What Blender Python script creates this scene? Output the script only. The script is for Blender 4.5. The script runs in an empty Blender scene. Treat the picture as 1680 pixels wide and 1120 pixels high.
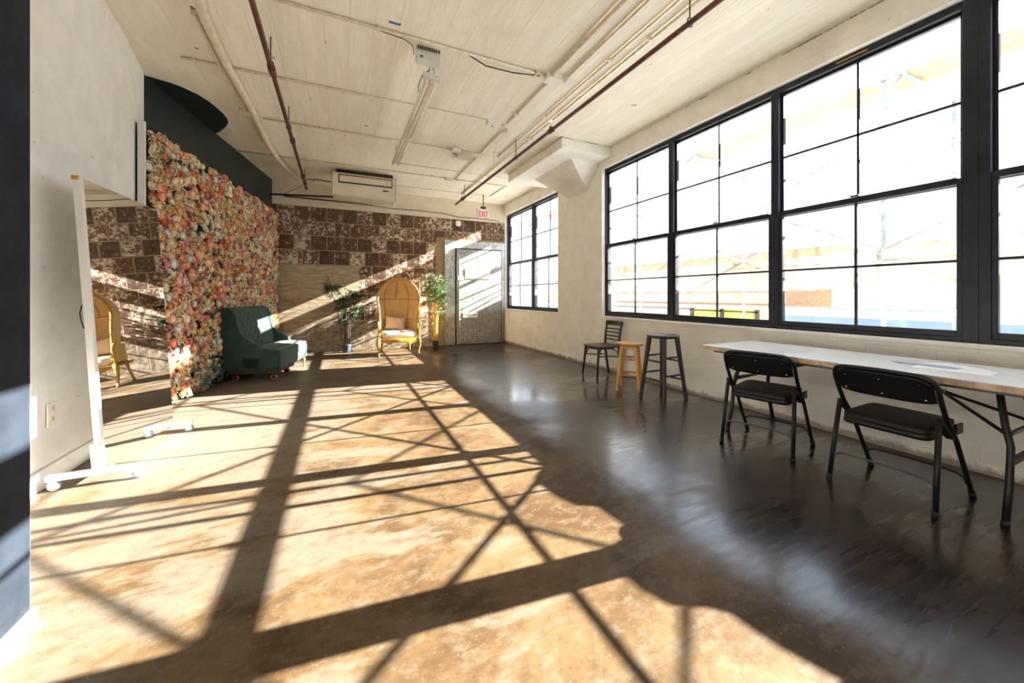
import bpy, bmesh, math, random
from mathutils import Vector, Matrix
from math import sin, cos, pi, radians, sqrt, atan2

# ------------------------------------------------------------------ scene, camera, light
sc = bpy.context.scene
COL = sc.collection
F_PX = 620.0
cam_d = bpy.data.cameras.new('camera'); cam = bpy.data.objects.new('camera', cam_d); COL.objects.link(cam)
cam_d.sensor_fit = 'HORIZONTAL'; cam_d.sensor_width = 36.0
cam_d.lens = 36.0 * F_PX / 1680.0
cam_d.shift_y = -75.0 / 1680.0
cam_d.clip_start = 0.05; cam_d.clip_end = 300
YAW = math.atan(286.0 / F_PX)
cam.location = (0, 0, 1.2); cam.rotation_euler = (pi / 2, 0, -YAW)
sc.camera = cam

SUN_DIR = Vector((-1.0, 0.112, -0.457)).normalized()
sd = bpy.data.lights.new('sun', 'SUN'); sd.energy = 62.0; sd.angle = radians(0.32); sd.color = (1.0, 0.94, 0.84)
so = bpy.data.objects.new('sun', sd); COL.objects.link(so)
so.rotation_euler = SUN_DIR.to_track_quat('-Z', 'Y').to_euler(); so.location = (20, -3, 10)

w = bpy.data.worlds.new('world'); sc.world = w; w.use_nodes = True
wn = w.node_tree.nodes; wn.clear()
wo = wn.new('ShaderNodeOutputWorld'); wb = wn.new('ShaderNodeBackground')
wb.inputs['Color'].default_value = (0.66, 0.82, 1.0, 1); wb.inputs['Strength'].default_value = 2.5
w.node_tree.links.new(wb.outputs[0], wo.inputs[0])

sc.view_settings.view_transform = 'Standard'; sc.view_settings.look = 'None'
sc.view_settings.exposure = 0.36; sc.view_settings.gamma = 1.0
sc.view_settings.use_curve_mapping = False
try:
    sc.cycles.max_bounces = 10; sc.cycles.diffuse_bounces = 6; sc.cycles.glossy_bounces = 4
    sc.cycles.transparent_max_bounces = 16; sc.cycles.sample_clamp_indirect = 6.0
    sc.cycles.use_denoising = True
except Exception: pass

# ------------------------------------------------------------------ node helpers
def srgb(r, g, b):
    f = lambda c: (c / 255 / 12.92) if c / 255 <= 0.04045 else ((c / 255 + 0.055) / 1.055) ** 2.4
    return (f(r), f(g), f(b), 1.0)
class NT:
    def __init__(s, name):
        s.m = bpy.data.materials.new(name); s.m.use_nodes = True
        s.t = s.m.node_tree; s.n = s.t.nodes; s.l = s.t.links; s.n.clear()
        s.out = s.n.new('ShaderNodeOutputMaterial'); s.p = s.n.new('ShaderNodeBsdfPrincipled')
        s.l.new(s.p.outputs[0], s.out.inputs[0])
        s.tc = s.n.new('ShaderNodeTexCoord')
    def set(s, sock, v):
        if isinstance(v, bpy.types.NodeSocket): s.l.new(v, sock)
        else: sock.default_value = v
    def vec(s, scale=(1, 1, 1), loc=(0, 0, 0), rot=(0, 0, 0), src=None):
        m = s.n.new('ShaderNodeMapping'); s.l.new(src or s.tc.outputs['Object'], m.inputs[0])
        m.inputs['Scale'].default_value = scale; m.inputs['Location'].default_value = loc; m.inputs['Rotation'].default_value = rot
        return m.outputs[0]
    def noise(s, scale, detail=4, rough=0.55, v=None, dist=0.0, color=False):
        n = s.n.new('ShaderNodeTexNoise'); s.l.new(v or s.tc.outputs['Object'], n.inputs['Vector'])
        n.inputs['Scale'].default_value = scale; n.inputs['Detail'].default_value = detail
        n.inputs['Roughness'].default_value = rough; n.inputs['Distortion'].default_value = dist
        return n.outputs['Color' if color else 'Fac']
    def ramp(s, fac, a, b, lo=0.0, hi=1.0):
        r = s.n.new('ShaderNodeMapRange'); r.interpolation_type = 'SMOOTHSTEP'
        s.set(r.inputs['Value'], fac)
        r.inputs['From Min'].default_value = a; r.inputs['From Max'].default_value = b
        r.inputs['To Min'].default_value = lo; r.inputs['To Max'].default_value = hi
        return r.outputs['Result']
    def math(s, op, a, b=0.0, c=0.0):
        n = s.n.new('ShaderNodeMath'); n.operation = op
        s.set(n.inputs[0], a); s.set(n.inputs[1], b)
        if op in ('MULTIPLY_ADD',): s.set(n.inputs[2], c)
        return n.outputs[0]
    def mix(s, fac, a, b, mode='MIX'):
        n = s.n.new('ShaderNodeMix'); n.data_type = 'RGBA'; n.blend_type = mode
        s.set(n.inputs['Factor'], fac); s.set(n.inputs['A'], a); s.set(n.inputs['B'], b)
        return n.outputs['Result']
    def sep(s):
        n = s.n.new('ShaderNodeSeparateXYZ'); s.l.new(s.tc.outputs['Object'], n.inputs[0]); return n.outputs
    def comb(s, x, y, z=0.0):
        n = s.n.new('ShaderNodeCombineXYZ'); s.set(n.inputs[0], x); s.set(n.inputs[1], y); s.set(n.inputs[2], z); return n.outputs[0]
    def bump(s, h, strength=0.3, dist=0.01):
        b = s.n.new('ShaderNodeBump'); b.inputs['Strength'].default_value = strength; b.inputs['Distance'].default_value = dist
        s.set(b.inputs['Height'], h); s.l.new(b.outputs[0], s.p.inputs['Normal']); return b
    def P(s, **k):
        names = dict(color='Base Color', rough='Roughness', metal='Metallic', spec='Specular IOR Level', coat='Coat Weight', coatr='Coat Roughness', sheen='Sheen Weight', emis='Emission Color', emstr='Emission Strength', trans='Transmission Weight')
        for a, v in k.items(): s.set(s.p.inputs[names[a]], v)
        return s
def simple(name, color, rough=0.5, metal=0.0, var=0.08, scale=6.0, bump=0.0, bscale=60, **k):
    t = NT(name)
    n = t.noise(scale, 5)
    dark = tuple(c * (1 - var) for c in color[:3]) + (1,); lite = tuple(min(1, c * (1 + var)) for c in color[:3]) + (1,)
    t.P(color=t.mix(t.ramp(n, 0.3, 0.7), dark, lite), rough=rough, metal=metal, **k)
    if bump: t.bump(t.noise(bscale, 5), bump, 0.004)
    return t.m

# ------------------------------------------------------------------ mesh builder
class MB:
    def __init__(s): s.v = []; s.f = []; s.mi = []; s.sm = []; s.col = []; s.cur = 0; s.ccur = None
    def vert(s, p): s.v.append(tuple(p)); return len(s.v) - 1
    def face(s, idx, smooth=False):
        s.f.append(tuple(idx)); s.mi.append(s.cur); s.sm.append(smooth)
        return s
    def poly(s, pts, smooth=False):
        i = [s.vert(p) for p in pts]; s.face(i, smooth); return s
    def box(s, x0, x1, y0, y1, z0, z1, M=None):
        P = [(x, y, z) for z in (z0, z1) for y in (y0, y1) for x in (x0, x1)]
        if M is not None: P = [M @ Vector(p) for p in P]
        b = len(s.v); s.v += [tuple(p) for p in P]
        for q in ((0, 2, 3, 1), (4, 5, 7, 6), (0, 1, 5, 4), (2, 6, 7, 3), (0, 4, 6, 2), (1, 3, 7, 5)): s.face([b + i for i in q])
        return s
    def bar(s, a, b, w, h, up=(0, 0, 1)):
        a = Vector(a); b = Vector(b); d = (b - a); L = d.length; d.normalize()
        u = Vector(up); x = d.cross(u)
        if x.length < 1e-4: x = d.cross(Vector((1, 0, 0)))
        x.normalize(); y = x.cross(d)
        M = Matrix((x, d, y)).transposed().to_4x4(); M.translation = a
        return s.box(-w / 2, w / 2, 0, L, -h / 2, h / 2, M)
    def tube(s, pts, r, n=8, closed=False, caps=True):
        pts = [Vector(p) for p in pts]; N = len(pts)
        rs = r if isinstance(r, (list, tuple)) else [r] * N
        rings = []; prev = None
        for i, p in enumerate(pts):
            if closed: t = pts[(i + 1) % N] - pts[i - 1]
            elif i == 0: t = pts[1] - p
            elif i == N - 1: t = p - pts[i - 1]
            else: t = (pts[i + 1] - p).normalized() + (p - pts[i - 1]).normalized()
            if t.length < 1e-9: t = Vector((0, 0, 1))
            t.normalize()
            if prev is None:
                a = Vector((0, 0, 1)) if abs(t.z) < 0.9 else Vector((1, 0, 0))
                x = t.cross(a).normalized()
            else:
                x = prev - t * prev.dot(t)
                x = x.normalized() if x.length > 1e-6 else t.cross(Vector((0, 0, 1))).normalized()
            prev = x; y = t.cross(x)
            rings.append([s.vert(p + (x * cos(2 * pi * k / n) + y * sin(2 * pi * k / n)) * rs[i]) for k in range(n)])
        m = N if closed else N - 1
        for i in range(m):
            a, b = rings[i], rings[(i + 1) % N]
            for k in range(n): s.face((a[k], a[(k + 1) % n], b[(k + 1) % n], b[k]), True)
        if caps and not closed:
            s.face(rings[0][::-1]); s.face(rings[-1])
        return s
    def cyl(s, a, b, r, n=16, r2=None):
        return s.tube([a, b], [r, r if r2 is None else r2], n)
    def lathe(s, prof, c=(0, 0, 0), n=24, M=None, smooth=True):
        rings = []
        for (r, z) in prof:
            ring = []
            for k in range(n):
                p = Vector((c[0] + r * cos(2 * pi * k / n), c[1] + r * sin(2 * pi * k / n), c[2] + z))
                if M is not None: p = M @ p
                ring.append(s.vert(p))
            rings.append(ring)
        for i in range(len(rings) - 1):
            a, b = rings[i], rings[i + 1]
            for k in range(n): s.face((a[k], a[(k + 1) % n], b[(k + 1) % n], b[k]), smooth)
        s.face(rings[0][::-1]); s.face(rings[-1]); return s
    def sq(s, c, r, e=0.35, nu=20, nv=12, M=None):
        """superellipsoid cushion"""
        def pw(v, e): return math.copysign(abs(v) ** e, v)
        g = []
        for j in range(nv + 1):
            ph = -pi / 2 + pi * j / nv; row = []
            for i in range(nu):
                th = 2 * pi * i / nu
                p = Vector((c[0] + r[0] * pw(cos(ph), e) * pw(cos(th), e), c[1] + r[1] * pw(cos(ph), e) * pw(sin(th), e), c[2] + r[2] * pw(sin(ph), e)))
                if M is not None: p = M @ p
                row.append(s.vert(p))
            g.append(row)
        for j in range(nv):
            for i in range(nu): s.face((g[j][i], g[j][(i + 1) % nu], g[j + 1][(i + 1) % nu], g[j + 1][i]), True)
        return s
    def grid(s, fn, nu, nv, smooth=True, flip=False):
        g = [[s.vert(fn(i / nu, j / nv)) for i in range(nu + 1)] for j in range(nv + 1)]
        for j in range(nv):
            for i in range(nu):
                q = (g[j][i], g[j][i + 1], g[j + 1][i + 1], g[j + 1][i])
                s.face(q[::-1] if flip else q, smooth)
        return s
    def prism(s, outline, a, b):
        """outline: list of 3D points at offset a; extruded by vector b-a"""
        d = Vector(b) - Vector(a); A = [s.vert(p) for p in outline]; B = [s.vert(Vector(p) + d) for p in outline]
        n = len(A); s.face(A[::-1]); s.face(B)
        for i in range(n): s.face((A[i], A[(i + 1) % n], B[(i + 1) % n], B[i]))
        return s
def obj(name, mb, mats, parent=None, bevel=0.0, solid=0.0, sub=0, local=None):
    me = bpy.data.meshes.new(name)
    vs = mb.v
    if local is not None: vs = [tuple(Vector(p) - Vector(local)) for p in vs]
    me.from_pydata(vs, [], mb.f)
    if not isinstance(mats, (list, tuple)): mats = [mats]
    for m in mats: me.materials.append(m)
    me.polygons.foreach_set('material_index', mb.mi)
    me.polygons.foreach_set('use_smooth', mb.sm)
    if mb.col:
        ca = me.color_attributes.new('petal', 'FLOAT_COLOR', 'CORNER')
        flat = [c for fc in mb.col for k in fc for c in (*k, 1.0)]
        ca.data.foreach_set('color', flat)
    bm = bmesh.new(); bm.from_mesh(me); bmesh.ops.recalc_face_normals(bm, faces=bm.faces) if not mb.col else None
    bm.to_mesh(me); bm.free(); me.update()
    o = bpy.data.objects.new(name, me); COL.objects.link(o)
    if parent is not None: o.parent = parent
    if local is not None: o.location = local
    if solid:
        m = o.modifiers.new('solid', 'SOLIDIFY'); m.thickness = solid; m.offset = 0
    if bevel:
        m = o.modifiers.new('bevel', 'BEVEL'); m.width = bevel; m.segments = 2; m.limit_method = 'ANGLE'; m.angle_limit = radians(40)
        m.harden_normals = False
    if sub:
        m = o.modifiers.new('sub', 'SUBSURF'); m.levels = sub; m.render_levels = sub
    return o
def tag(o, label=None, cat=None, group=None, kind=None):
    if label: o['label'] = label
    if cat: o['category'] = cat
    if group: o['group'] = group
    if kind: o['kind'] = kind
    return o
def thing(name, label, cat, loc=(0, 0, 0), rz=0.0, group=None):
    o = bpy.data.objects.new(name, None); COL.objects.link(o); o.empty_display_size = 0.1
    o.location = loc; o.rotation_euler = (0, 0, rz); return tag(o, label, cat, group)
def struct(name, mb, mats, parent=None, **k):
    o = obj(name, mb, mats, parent, **k); o['kind'] = 'structure'; return o
def dup(root, loc=None, rz=None, label=None):
    def cp(o, par):
        c = o.copy(); COL.objects.link(c)
        if par is not None: c.parent = par
        for ch in [x for x in kids.get(o, [])]: cp(ch, c)
        return c
    kids = {}
    for o in bpy.data.objects:
        if o.parent: kids.setdefault(o.parent, []).append(o)
    r = cp(root, None)
    if loc is not None: r.location = loc
    if rz is not None: r.rotation_euler[2] = rz
    if label: r['label'] = label
    return r

# ------------------------------------------------------------------ materials
def mat_floor():
    t = NT('stained_concrete'); X, Y, Z = t.sep()
    big = t.noise(0.55, 5, 0.6, dist=0.6); mid = t.noise(2.0, 7, 0.66, dist=0.5); fine = t.noise(34, 5, 0.7)
    smear = t.noise(1.1, 6, 0.66, v=t.vec((1.0, 2.6, 1), rot=(0, 0, radians(-38))), dist=0.5)
    brush = t.noise(2.2, 7, 0.72, v=t.vec((1.2, 13, 1), rot=(0, 0, radians(-30))), dist=0.2)
    brush2 = t.noise(2.0, 6, 0.7, v=t.vec((9, 1.3, 1), rot=(0, 0, radians(-20))), dist=0.3)
    base = t.mix(t.ramp(mid, 0.34, 0.66), (0.056, 0.032, 0.0145, 1), (0.120, 0.079, 0.039, 1))
    # chalky scuffed patches
    zone = t.math('ADD', t.ramp(X, 1.2, -1.2, 0.0, 0.09), t.ramp(Y, 3.2, 4.6, 0.0, 0.03))
    wornm = t.math('ADD', t.math('MULTIPLY_ADD', smear, 0.55, t.math('MULTIPLY', big, 0.35)), t.math('MULTIPLY_ADD', brush, 0.12, zone))
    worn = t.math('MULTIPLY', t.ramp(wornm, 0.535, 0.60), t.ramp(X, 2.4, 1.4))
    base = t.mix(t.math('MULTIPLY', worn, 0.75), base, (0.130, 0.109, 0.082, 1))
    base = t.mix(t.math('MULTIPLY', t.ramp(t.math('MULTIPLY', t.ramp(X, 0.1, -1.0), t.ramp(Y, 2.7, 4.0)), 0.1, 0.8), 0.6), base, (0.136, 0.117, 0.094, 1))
    # shade past the sunlit edge, painted as dark reddish colour along the window wall
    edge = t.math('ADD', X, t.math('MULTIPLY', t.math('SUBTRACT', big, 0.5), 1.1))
    coat = t.ramp(edge, 1.30, 2.0)  # mask of the painted shade; also drives the floor gloss
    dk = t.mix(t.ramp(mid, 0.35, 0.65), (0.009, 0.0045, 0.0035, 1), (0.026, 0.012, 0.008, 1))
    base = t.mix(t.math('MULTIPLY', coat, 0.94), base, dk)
    back = t.math('MULTIPLY', t.ramp(Y, 5.0, 7.0), t.ramp(X, 0.9, 1.8)); base = t.mix(t.math('MULTIPLY', back, 0.55), base, (0.060, 0.042, 0.028, 1))
    vo = t.n.new('ShaderNodeTexVoronoi'); vo.inputs['Scale'].default_value = 17; t.l.new(t.vec((1, 1.5, 1)), vo.inputs['Vector'])
    fl = t.math('MULTIPLY', t.ramp(vo.outputs['Distance'], 0.17, 0.09), t.ramp(t.noise(7, 3), 0.55, 0.66))
    base = t.mix(t.math('MULTIPLY', fl, 0.45), base, (0.07, 0.065, 0.06, 1))
    wh = t.math('MULTIPLY', t.ramp(t.noise(75, 2, 0.5), 0.70, 0.75), t.ramp(X, 2.4, 1.6))
    base = t.mix(t.math('MULTIPLY', wh, 0.7), base, (0.30, 0.25, 0.18, 1))
    base = t.mix(t.math('MULTIPLY', t.ramp(fine, 0.42, 0.75), 0.22), base, (0.07, 0.038, 0.018, 1))
    g1 = t.noise(11, 6, 0.7, v=t.vec((1, 1.4, 1), rot=(0, 0, radians(-35)))); g2 = t.noise(48, 4, 0.65)
    base = t.mix(t.math('MULTIPLY', t.ramp(g1, 0.48, 0.66), 0.42), base, (0.148, 0.122, 0.088, 1))
    base = t.mix(t.math('MULTIPLY', t.ramp(g1, 0.47, 0.34), 0.40), base, (0.050, 0.026, 0.011, 1))
    base = t.mix(t.math('MULTIPLY', t.ramp(g2, 0.60, 0.70), 0.45), base, (0.19, 0.16, 0.12, 1))
    base = t.mix(t.math('MULTIPLY', t.ramp(g2, 0.37, 0.30), 0.5), base, (0.045, 0.030, 0.02, 1))
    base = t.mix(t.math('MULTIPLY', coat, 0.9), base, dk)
    def crack(x0, w_, v):
        d = t.math('ABSOLUTE', t.math('SUBTRACT', t.math('MULTIPLY_ADD', v, 0.05, X), x0))
        return t.ramp(d, w_, w_ * 0.3)
    c1 = t.math('MULTIPLY', crack(-0.425, 0.005, t.noise(2.5, 4)), t.ramp(Y, 4.2, 3.4))
    base = t.mix(t.math('MULTIPLY', c1, 0.6), base, (0.10, 0.06, 0.035, 1))
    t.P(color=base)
    hz = t.math('MULTIPLY_ADD', brush, 0.40, t.math('MULTIPLY', t.noise(0.9, 4, 0.55, dist=0.8), 0.60))
    r = t.math('ADD', t.ramp(hz, 0.40, 0.60, 0.22, 0.36), t.ramp(coat, 1.0, 0.0, 0.0, 0.22))
    t.P(rough=t.math('ADD', r, t.math('MULTIPLY', fine, 0.05)), spec=t.ramp(coat, 0.0, 1.0, 0.12, 0.45), coat=t.math('MULTIPLY', t.ramp(hz, 0.42, 0.62, 0.9, 0.3), t.math('MULTIPLY', t.ramp(coat, 0.0, 0.6, 0.02, 1.0), t.math('MULTIPLY_ADD', back, -0.85, 1.0))), coatr=t.ramp(hz, 0.36, 0.62, 0.13, 0.27))
    h = t.math('ADD', t.math('MULTIPLY', brush, 0.45), t.math('ADD', t.math('MULTIPLY', mid, 0.5), t.math('MULTIPLY', fine, 0.05)))
    t.bump(h, 0.22, 0.006); return t.m
def mat_wall(name, c, bumps=0.5, stain=(0.45, 0.38, 0.28, 1), amt=0.35, brick=False):
    t = NT(name); n1 = t.noise(0.9, 6, 0.6, dist=0.5); n2 = t.noise(5, 6, 0.65); n3 = t.noise(40, 4)
    c2 = tuple(x * 0.9 for x in c[:3]) + (1,)
    col = t.mix(t.ramp(n2, 0.3, 0.7), c2, c)
    col = t.mix(t.math('MULTIPLY', t.ramp(n1, 0.52, 0.75), amt), col, stain)
    col = t.mix(t.math('MULTIPLY', t.ramp(t.noise(14, 3, 0.5), 0.72, 0.76), 0.5), col, (0.2, 0.16, 0.12, 1))
    t.P(color=col, rough=0.75, spec=0.25)
    h = t.math('ADD', t.math('MULTIPLY', n2, 0.7), t.math('MULTIPLY', n3, 0.3))
    if brick:
        X, Y, Z = t.sep()
        b = t.n.new('ShaderNodeTexBrick'); t.l.new(t.comb(Y, Z), b.inputs['Vector'])
        b.inputs['Scale'].default_value = 1; b.inputs['Brick Width'].default_value = 0.4; b.inputs['Row Height'].default_value = 0.2
        b.inputs['Mortar Size'].default_value = 0.006; b.inputs['Mortar Smooth'].default_value = 1.0
        h = t.math('SUBTRACT', h, t.math('MULTIPLY', b.outputs['Fac'], 0.35))
        # scuffed grime at the skirting
        g = t.math('MULTIPLY', t.ramp(t.math('MULTIPLY_ADD', t.noise(9, 5, 0.7), -0.14, Z), 0.0, -0.045), 0.8)
        col = t.mix(g, col, (0.16, 0.10, 0.06, 1))
        seam = t.math('MULTIPLY', t.ramp(Z, 3.542, 3.553), t.ramp(t.noise(3.2, 5, 0.7), 0.45, 0.55)); col = t.mix(t.math('MULTIPLY', seam, 0.85), col, (0.10, 0.08, 0.06, 1))
        blotch = t.math('MULTIPLY', t.ramp(t.noise(1.7, 5, 0.6), 0.5, 0.7), t.ramp(Z, 0.9, 0.2)); col = t.mix(t.math('MULTIPLY', blotch, 0.35), col, (0.50, 0.50, 0.47, 1)); t.P(color=col)
    t.bump(h, bumps, 0.012); return t.m
def mat_ceiling():
    t = NT('board_formed_ceiling'); X, Y, Z = t.sep()
    n1 = t.noise(0.7, 6, 0.6, dist=0.4); n2 = t.noise(3.5, 6, 0.7, v=t.vec((3.0, 0.5, 1))); n3 = t.noise(30, 4)
    col = t.mix(t.ramp(n2, 0.3, 0.75), (0.79, 0.745, 0.635, 1), (0.89, 0.86, 0.77, 1))
    col = t.mix(t.math('MULTIPLY', t.ramp(n1, 0.5, 0.78), 0.4), col, (0.62, 0.54, 0.41, 1))
    bx = t.math('FRACT', t.math('MULTIPLY_ADD', X, 5.0, t.math('MULTIPLY', n1, 0.1)))
    line = t.math('MULTIPLY', t.ramp(t.math('ABSOLUTE', t.math('SUBTRACT', bx, 0.5)), 0.04, 0.0), t.ramp(n2, 0.4, 0.6))
    col = t.mix(t.math('MULTIPLY', line, 0.22), col, (0.40, 0.32, 0.22, 1))
    sp = t.ramp(t.noise(7, 3, 0.45), 0.735, 0.76)
    col = t.mix(t.math('MULTIPLY', sp, 0.85), col, (0.16, 0.10, 0.06, 1))
    cr = t.ramp(t.noise(22, 4, 0.6, v=t.vec((1.0, 0.25, 1))), 0.70, 0.76)
    col = t.mix(t.math('MULTIPLY', cr, 0.45), col, (0.30, 0.24, 0.17, 1))
    t.P(color=col, rough=0.8, spec=0.2)
    t.bump(t.math('SUBTRACT', t.math('ADD', t.math('MULTIPLY', n3, 0.3), n2), t.math('MULTIPLY', line, 0.7)), 0.45, 0.012); return t.m
def mat_block():
    t = NT('peeling_clay_block'); X, Y, Z = t.sep()
    wob = t.math('MULTIPLY', t.math('SUBTRACT', t.noise(3, 3), 0.5), 0.02)
    v = t.comb(t.math('ADD', t.math('ADD', X, 0.06), wob), t.math('ADD', t.math('ADD', Z, 0.275), wob))
    def br(c1, c2, mo, ms=0.011):
        b = t.n.new('ShaderNodeTexBrick'); t.l.new(v, b.inputs['Vector']); b.offset = 0.5
        b.inputs['Scale'].default_value = 1; b.inputs['Brick Width'].default_value = 0.305; b.inputs['Row Height'].default_value = 0.305
        b.inputs['Mortar Size'].default_value = ms; b.inputs['Mortar Smooth'].default_value = 0.4
        b.inputs['Color1'].default_value = c1; b.inputs['Color2'].default_value = c2; b.inputs['Mortar'].default_value = mo; return b
    b = br((0.046, 0.024, 0.018, 1), (0.180, 0.074, 0.046, 1), (0.38, 0.30, 0.205, 1))
    b2 = br((0, 0, 0, 1), (1, 1, 1, 1), (0.15, 0.15, 0.15, 1)); rnd = b2.outputs['Color']
    n = t.noise(5, 8, 0.72, dist=0.3); nf = t.noise(19, 8, 0.76, dist=0.4); nv = t.noise(20, 6, 0.7, v=t.vec((1.6, 1.6, 0.9)))
    col = t.mix(t.ramp(n, 0.35, 0.7), b.outputs['Color'], t.mix(0.55, b.outputs['Color'], (0.17, 0.12, 0.075, 1)))
    col = t.mix(t.math('MULTIPLY', t.ramp(nf, 0.5, 0.62), 0.45), col, (0.26, 0.20, 0.13, 1))
    # cream paint left on: per-block amount
    thr = t.math('MULTIPLY_ADD', t.ramp(rnd, 0.0, 1.0), 0.085, t.math('MULTIPLY_ADD', n, 0.34, t.math('MULTIPLY', nf, 0.62)))
    top = t.ramp(Z, 2.7, 1.9, 0.0, 0.012)
    peel = t.ramp(t.math('ADD', thr, top), 0.562, 0.592)
    col = t.mix(t.math('MULTIPLY', peel, 0.92), col, (0.62, 0.54, 0.41, 1))
    # plaster zone low on the left
    e = t.math('MULTIPLY', t.math('SUBTRACT', t.noise(4, 5, 0.7), 0.5), 0.5)
    e2 = t.math('MULTIPLY', e, 0.12)
    pl = t.math('MULTIPLY', t.ramp(t.math('ADD', X, t.math('MULTIPLY', e, 0.5)), 0.47, 0.40), t.ramp(t.math('ADD', Z, e2), 1.86, 1.84))
    nh = t.noise(5, 7, 0.7, v=t.vec((0.8, 1, 4.5)), dist=0.3)
    pcol = t.mix(t.ramp(nh, 0.35, 0.68), (0.33, 0.26, 0.165, 1), (0.50, 0.42, 0.29, 1))
    pcol = t.mix(t.math('MULTIPLY', t.ramp(t.math('MULTIPLY_ADD', e, 0.5, Z), 1.22, 1.12), 0.6), pcol, t.mix(t.ramp(nh, 0.38, 0.62), (0.14, 0.10, 0.065, 1), (0.27, 0.22, 0.16, 1)))
    col = t.mix(pl, col, pcol)
    # scraped grey area near the floor
    low = t.ramp(t.math('MULTIPLY_ADD', e, 0.9, Z), 0.75, 0.35)
    col = t.mix(t.math('MULTIPLY', low, 0.8), col, t.mix(t.ramp(t.noise(9, 8, 0.75), 0.42, 0.6), (0.15, 0.11, 0.075, 1), (0.34, 0.29, 0.22, 1)))
    # ochre column strip beside the door and bare cement by it
    st = t.math('MULTIPLY', t.ramp(t.math('MULTIPLY_ADD', e, 0.15, X), 2.13, 2.17), t.ramp(Z, 2.62, 2.60))
    col = t.mix(t.math('MULTIPLY', st, 0.85), col, t.mix(t.ramp(nv, 0.35, 0.65), (0.24, 0.15, 0.06, 1), (0.36, 0.29, 0.18, 1)))
    t.P(color=col, rough=0.85, spec=0.2)
    h = t.math('ADD', t.math('MULTIPLY', nf, 0.3), t.math('SUBTRACT', t.math('MULTIPLY', peel, 0.25), t.math('MULTIPLY', t.math('MULTIPLY', b.outputs['Fac'], t.math('SUBTRACT', 1.0, pl)), 0.5)))
    t.bump(h, 0.7, 0.012); return t.m
def mat_firedoor(name, k=1.0, whitez=0.0):
    t = NT(name); X, Y, Z = t.sep()
    nv = t.noise(14, 7, 0.75, v=t.vec((3, 3, 0.7))); nf = t.noise(38, 7, 0.8, dist=0.5); n = t.noise(2.2, 6, 0.6)
    col = t.mix(t.ramp(nv, 0.32, 0.68), (0.11 * k, 0.105 * k, 0.10 * k, 1), (0.34 * k, 0.35 * k, 0.36 * k, 1))
    col = t.mix(t.math('MULTIPLY', t.ramp(n, 0.45, 0.62), 0.5), col, (0.38 * k, 0.42 * k, 0.46 * k, 1))
    col = t.mix(t.math('MULTIPLY', t.ramp(Z, 0.95, 0.55), 0.8), col, t.mix(t.ramp(nf, 0.42, 0.58), (0.10, 0.075, 0.055, 1), (0.33, 0.29, 0.24, 1)))
    sp = t.ramp(t.math('ADD', nf, t.ramp(Z, 0.9, 1.5, 0.0, whitez)), 0.60, 0.66)
    col = t.mix(t.math('MULTIPLY', sp, 0.8), col, (0.72, 0.70, 0.64, 1))
    dkf = t.ramp(t.noise(24, 8, 0.8, v=t.vec((1, 1, 0.6), loc=(3, 1, 7)), dist=0.6), 0.555, 0.60)
    col = t.mix(t.math('MULTIPLY', dkf, 0.75), col, (0.075, 0.065, 0.058, 1))
    t.P(color=col, rough=0.6, spec=0.4); t.bump(t.math('ADD', nf, nv), 0.5, 0.006); return t.m
M = {}
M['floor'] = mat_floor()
M['ceiling'] = mat_ceiling()
M['white_wall'] = mat_wall('white_painted_masonry', (0.90, 0.885, 0.83, 1), 0.5, amt=0.22, brick=True)
M['left_wall'] = mat_wall('white_painted_plaster', (0.86, 0.85, 0.82, 1), 0.15, amt=0.12)
M['band'] = mat_wall('cream_plaster_band', (0.70, 0.63, 0.50, 1), 0.5)
M['block'] = mat_block()
M['navy'] = simple('navy_gloss_paint', (0.015, 0.020, 0.028, 1), 0.6, spec=0.1, var=0.25, bump=0.25, bscale=25)
M['dark_green'] = simple('dark_green_paint', (0.009, 0.018, 0.018, 1), 0.5, var=0.2, bump=0.2, bscale=20)
M['door'] = mat_firedoor('distressed_grey_paint', 1.25, 0.06)
M['door_frame'] = mat_firedoor('distressed_pale_paint', 2.1, 0.02)
M['frame'] = simple('navy_black_window_paint', (0.010, 0.013, 0.022, 1), 0.38, spec=0.35, var=0.3, bump=0.1)
M['black_metal'] = simple('black_powder_coat', (0.007, 0.007, 0.009, 1), 0.42, spec=0.35, var=0.2)
M['steel_dark'] = simple('worn_grey_steel', (0.06, 0.065, 0.075, 1), 0.35, metal=0.3)
M['black_vinyl'] = simple('black_vinyl', (0.0055, 0.0055, 0.007, 1), 0.45, spec=0.3, var=0.2, bump=0.15, bscale=120)
M['rivet'] = simple('bright_rivet', (0.75, 0.75, 0.75, 1), 0.25, metal=1.0)
M['dark_wood'] = simple('dark_walnut_varnish', (0.014, 0.008, 0.006, 1), 0.36, var=0.4, scale=10)
M['brown_seat'] = simple('brown_varnished_seat', (0.075, 0.036, 0.020, 1), 0.38, var=0.35, scale=9)
M['yellow_wood'] = simple('honey_pine', (0.50, 0.235, 0.045, 1), 0.42, var=0.2, scale=12)
M['grey_brown'] = simple('weathered_black_paint', (0.030, 0.023, 0.019, 1), 0.40, var=0.35, scale=14)
M['white_paint'] = simple('white_frame_paint', (0.70, 0.70, 0.69, 1), 0.4, var=0.03)
M['white_plastic'] = simple('white_plastic', (0.78, 0.76, 0.70, 1), 0.45, var=0.04)
M['ivory_plastic'] = simple('ivory_plastic', (0.66, 0.60, 0.48, 1), 0.45, var=0.05)
M['grey_plastic'] = simple('grey_plastic', (0.62, 0.61, 0.58, 1), 0.5, var=0.06)
M['grey_rubber'] = simple('grey_rubber', (0.22, 0.24, 0.27, 1), 0.45, var=0.1)
M['chrome'] = simple('chrome', (0.80, 0.80, 0.80, 1), 0.12, metal=1.0, var=0.02)
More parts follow.
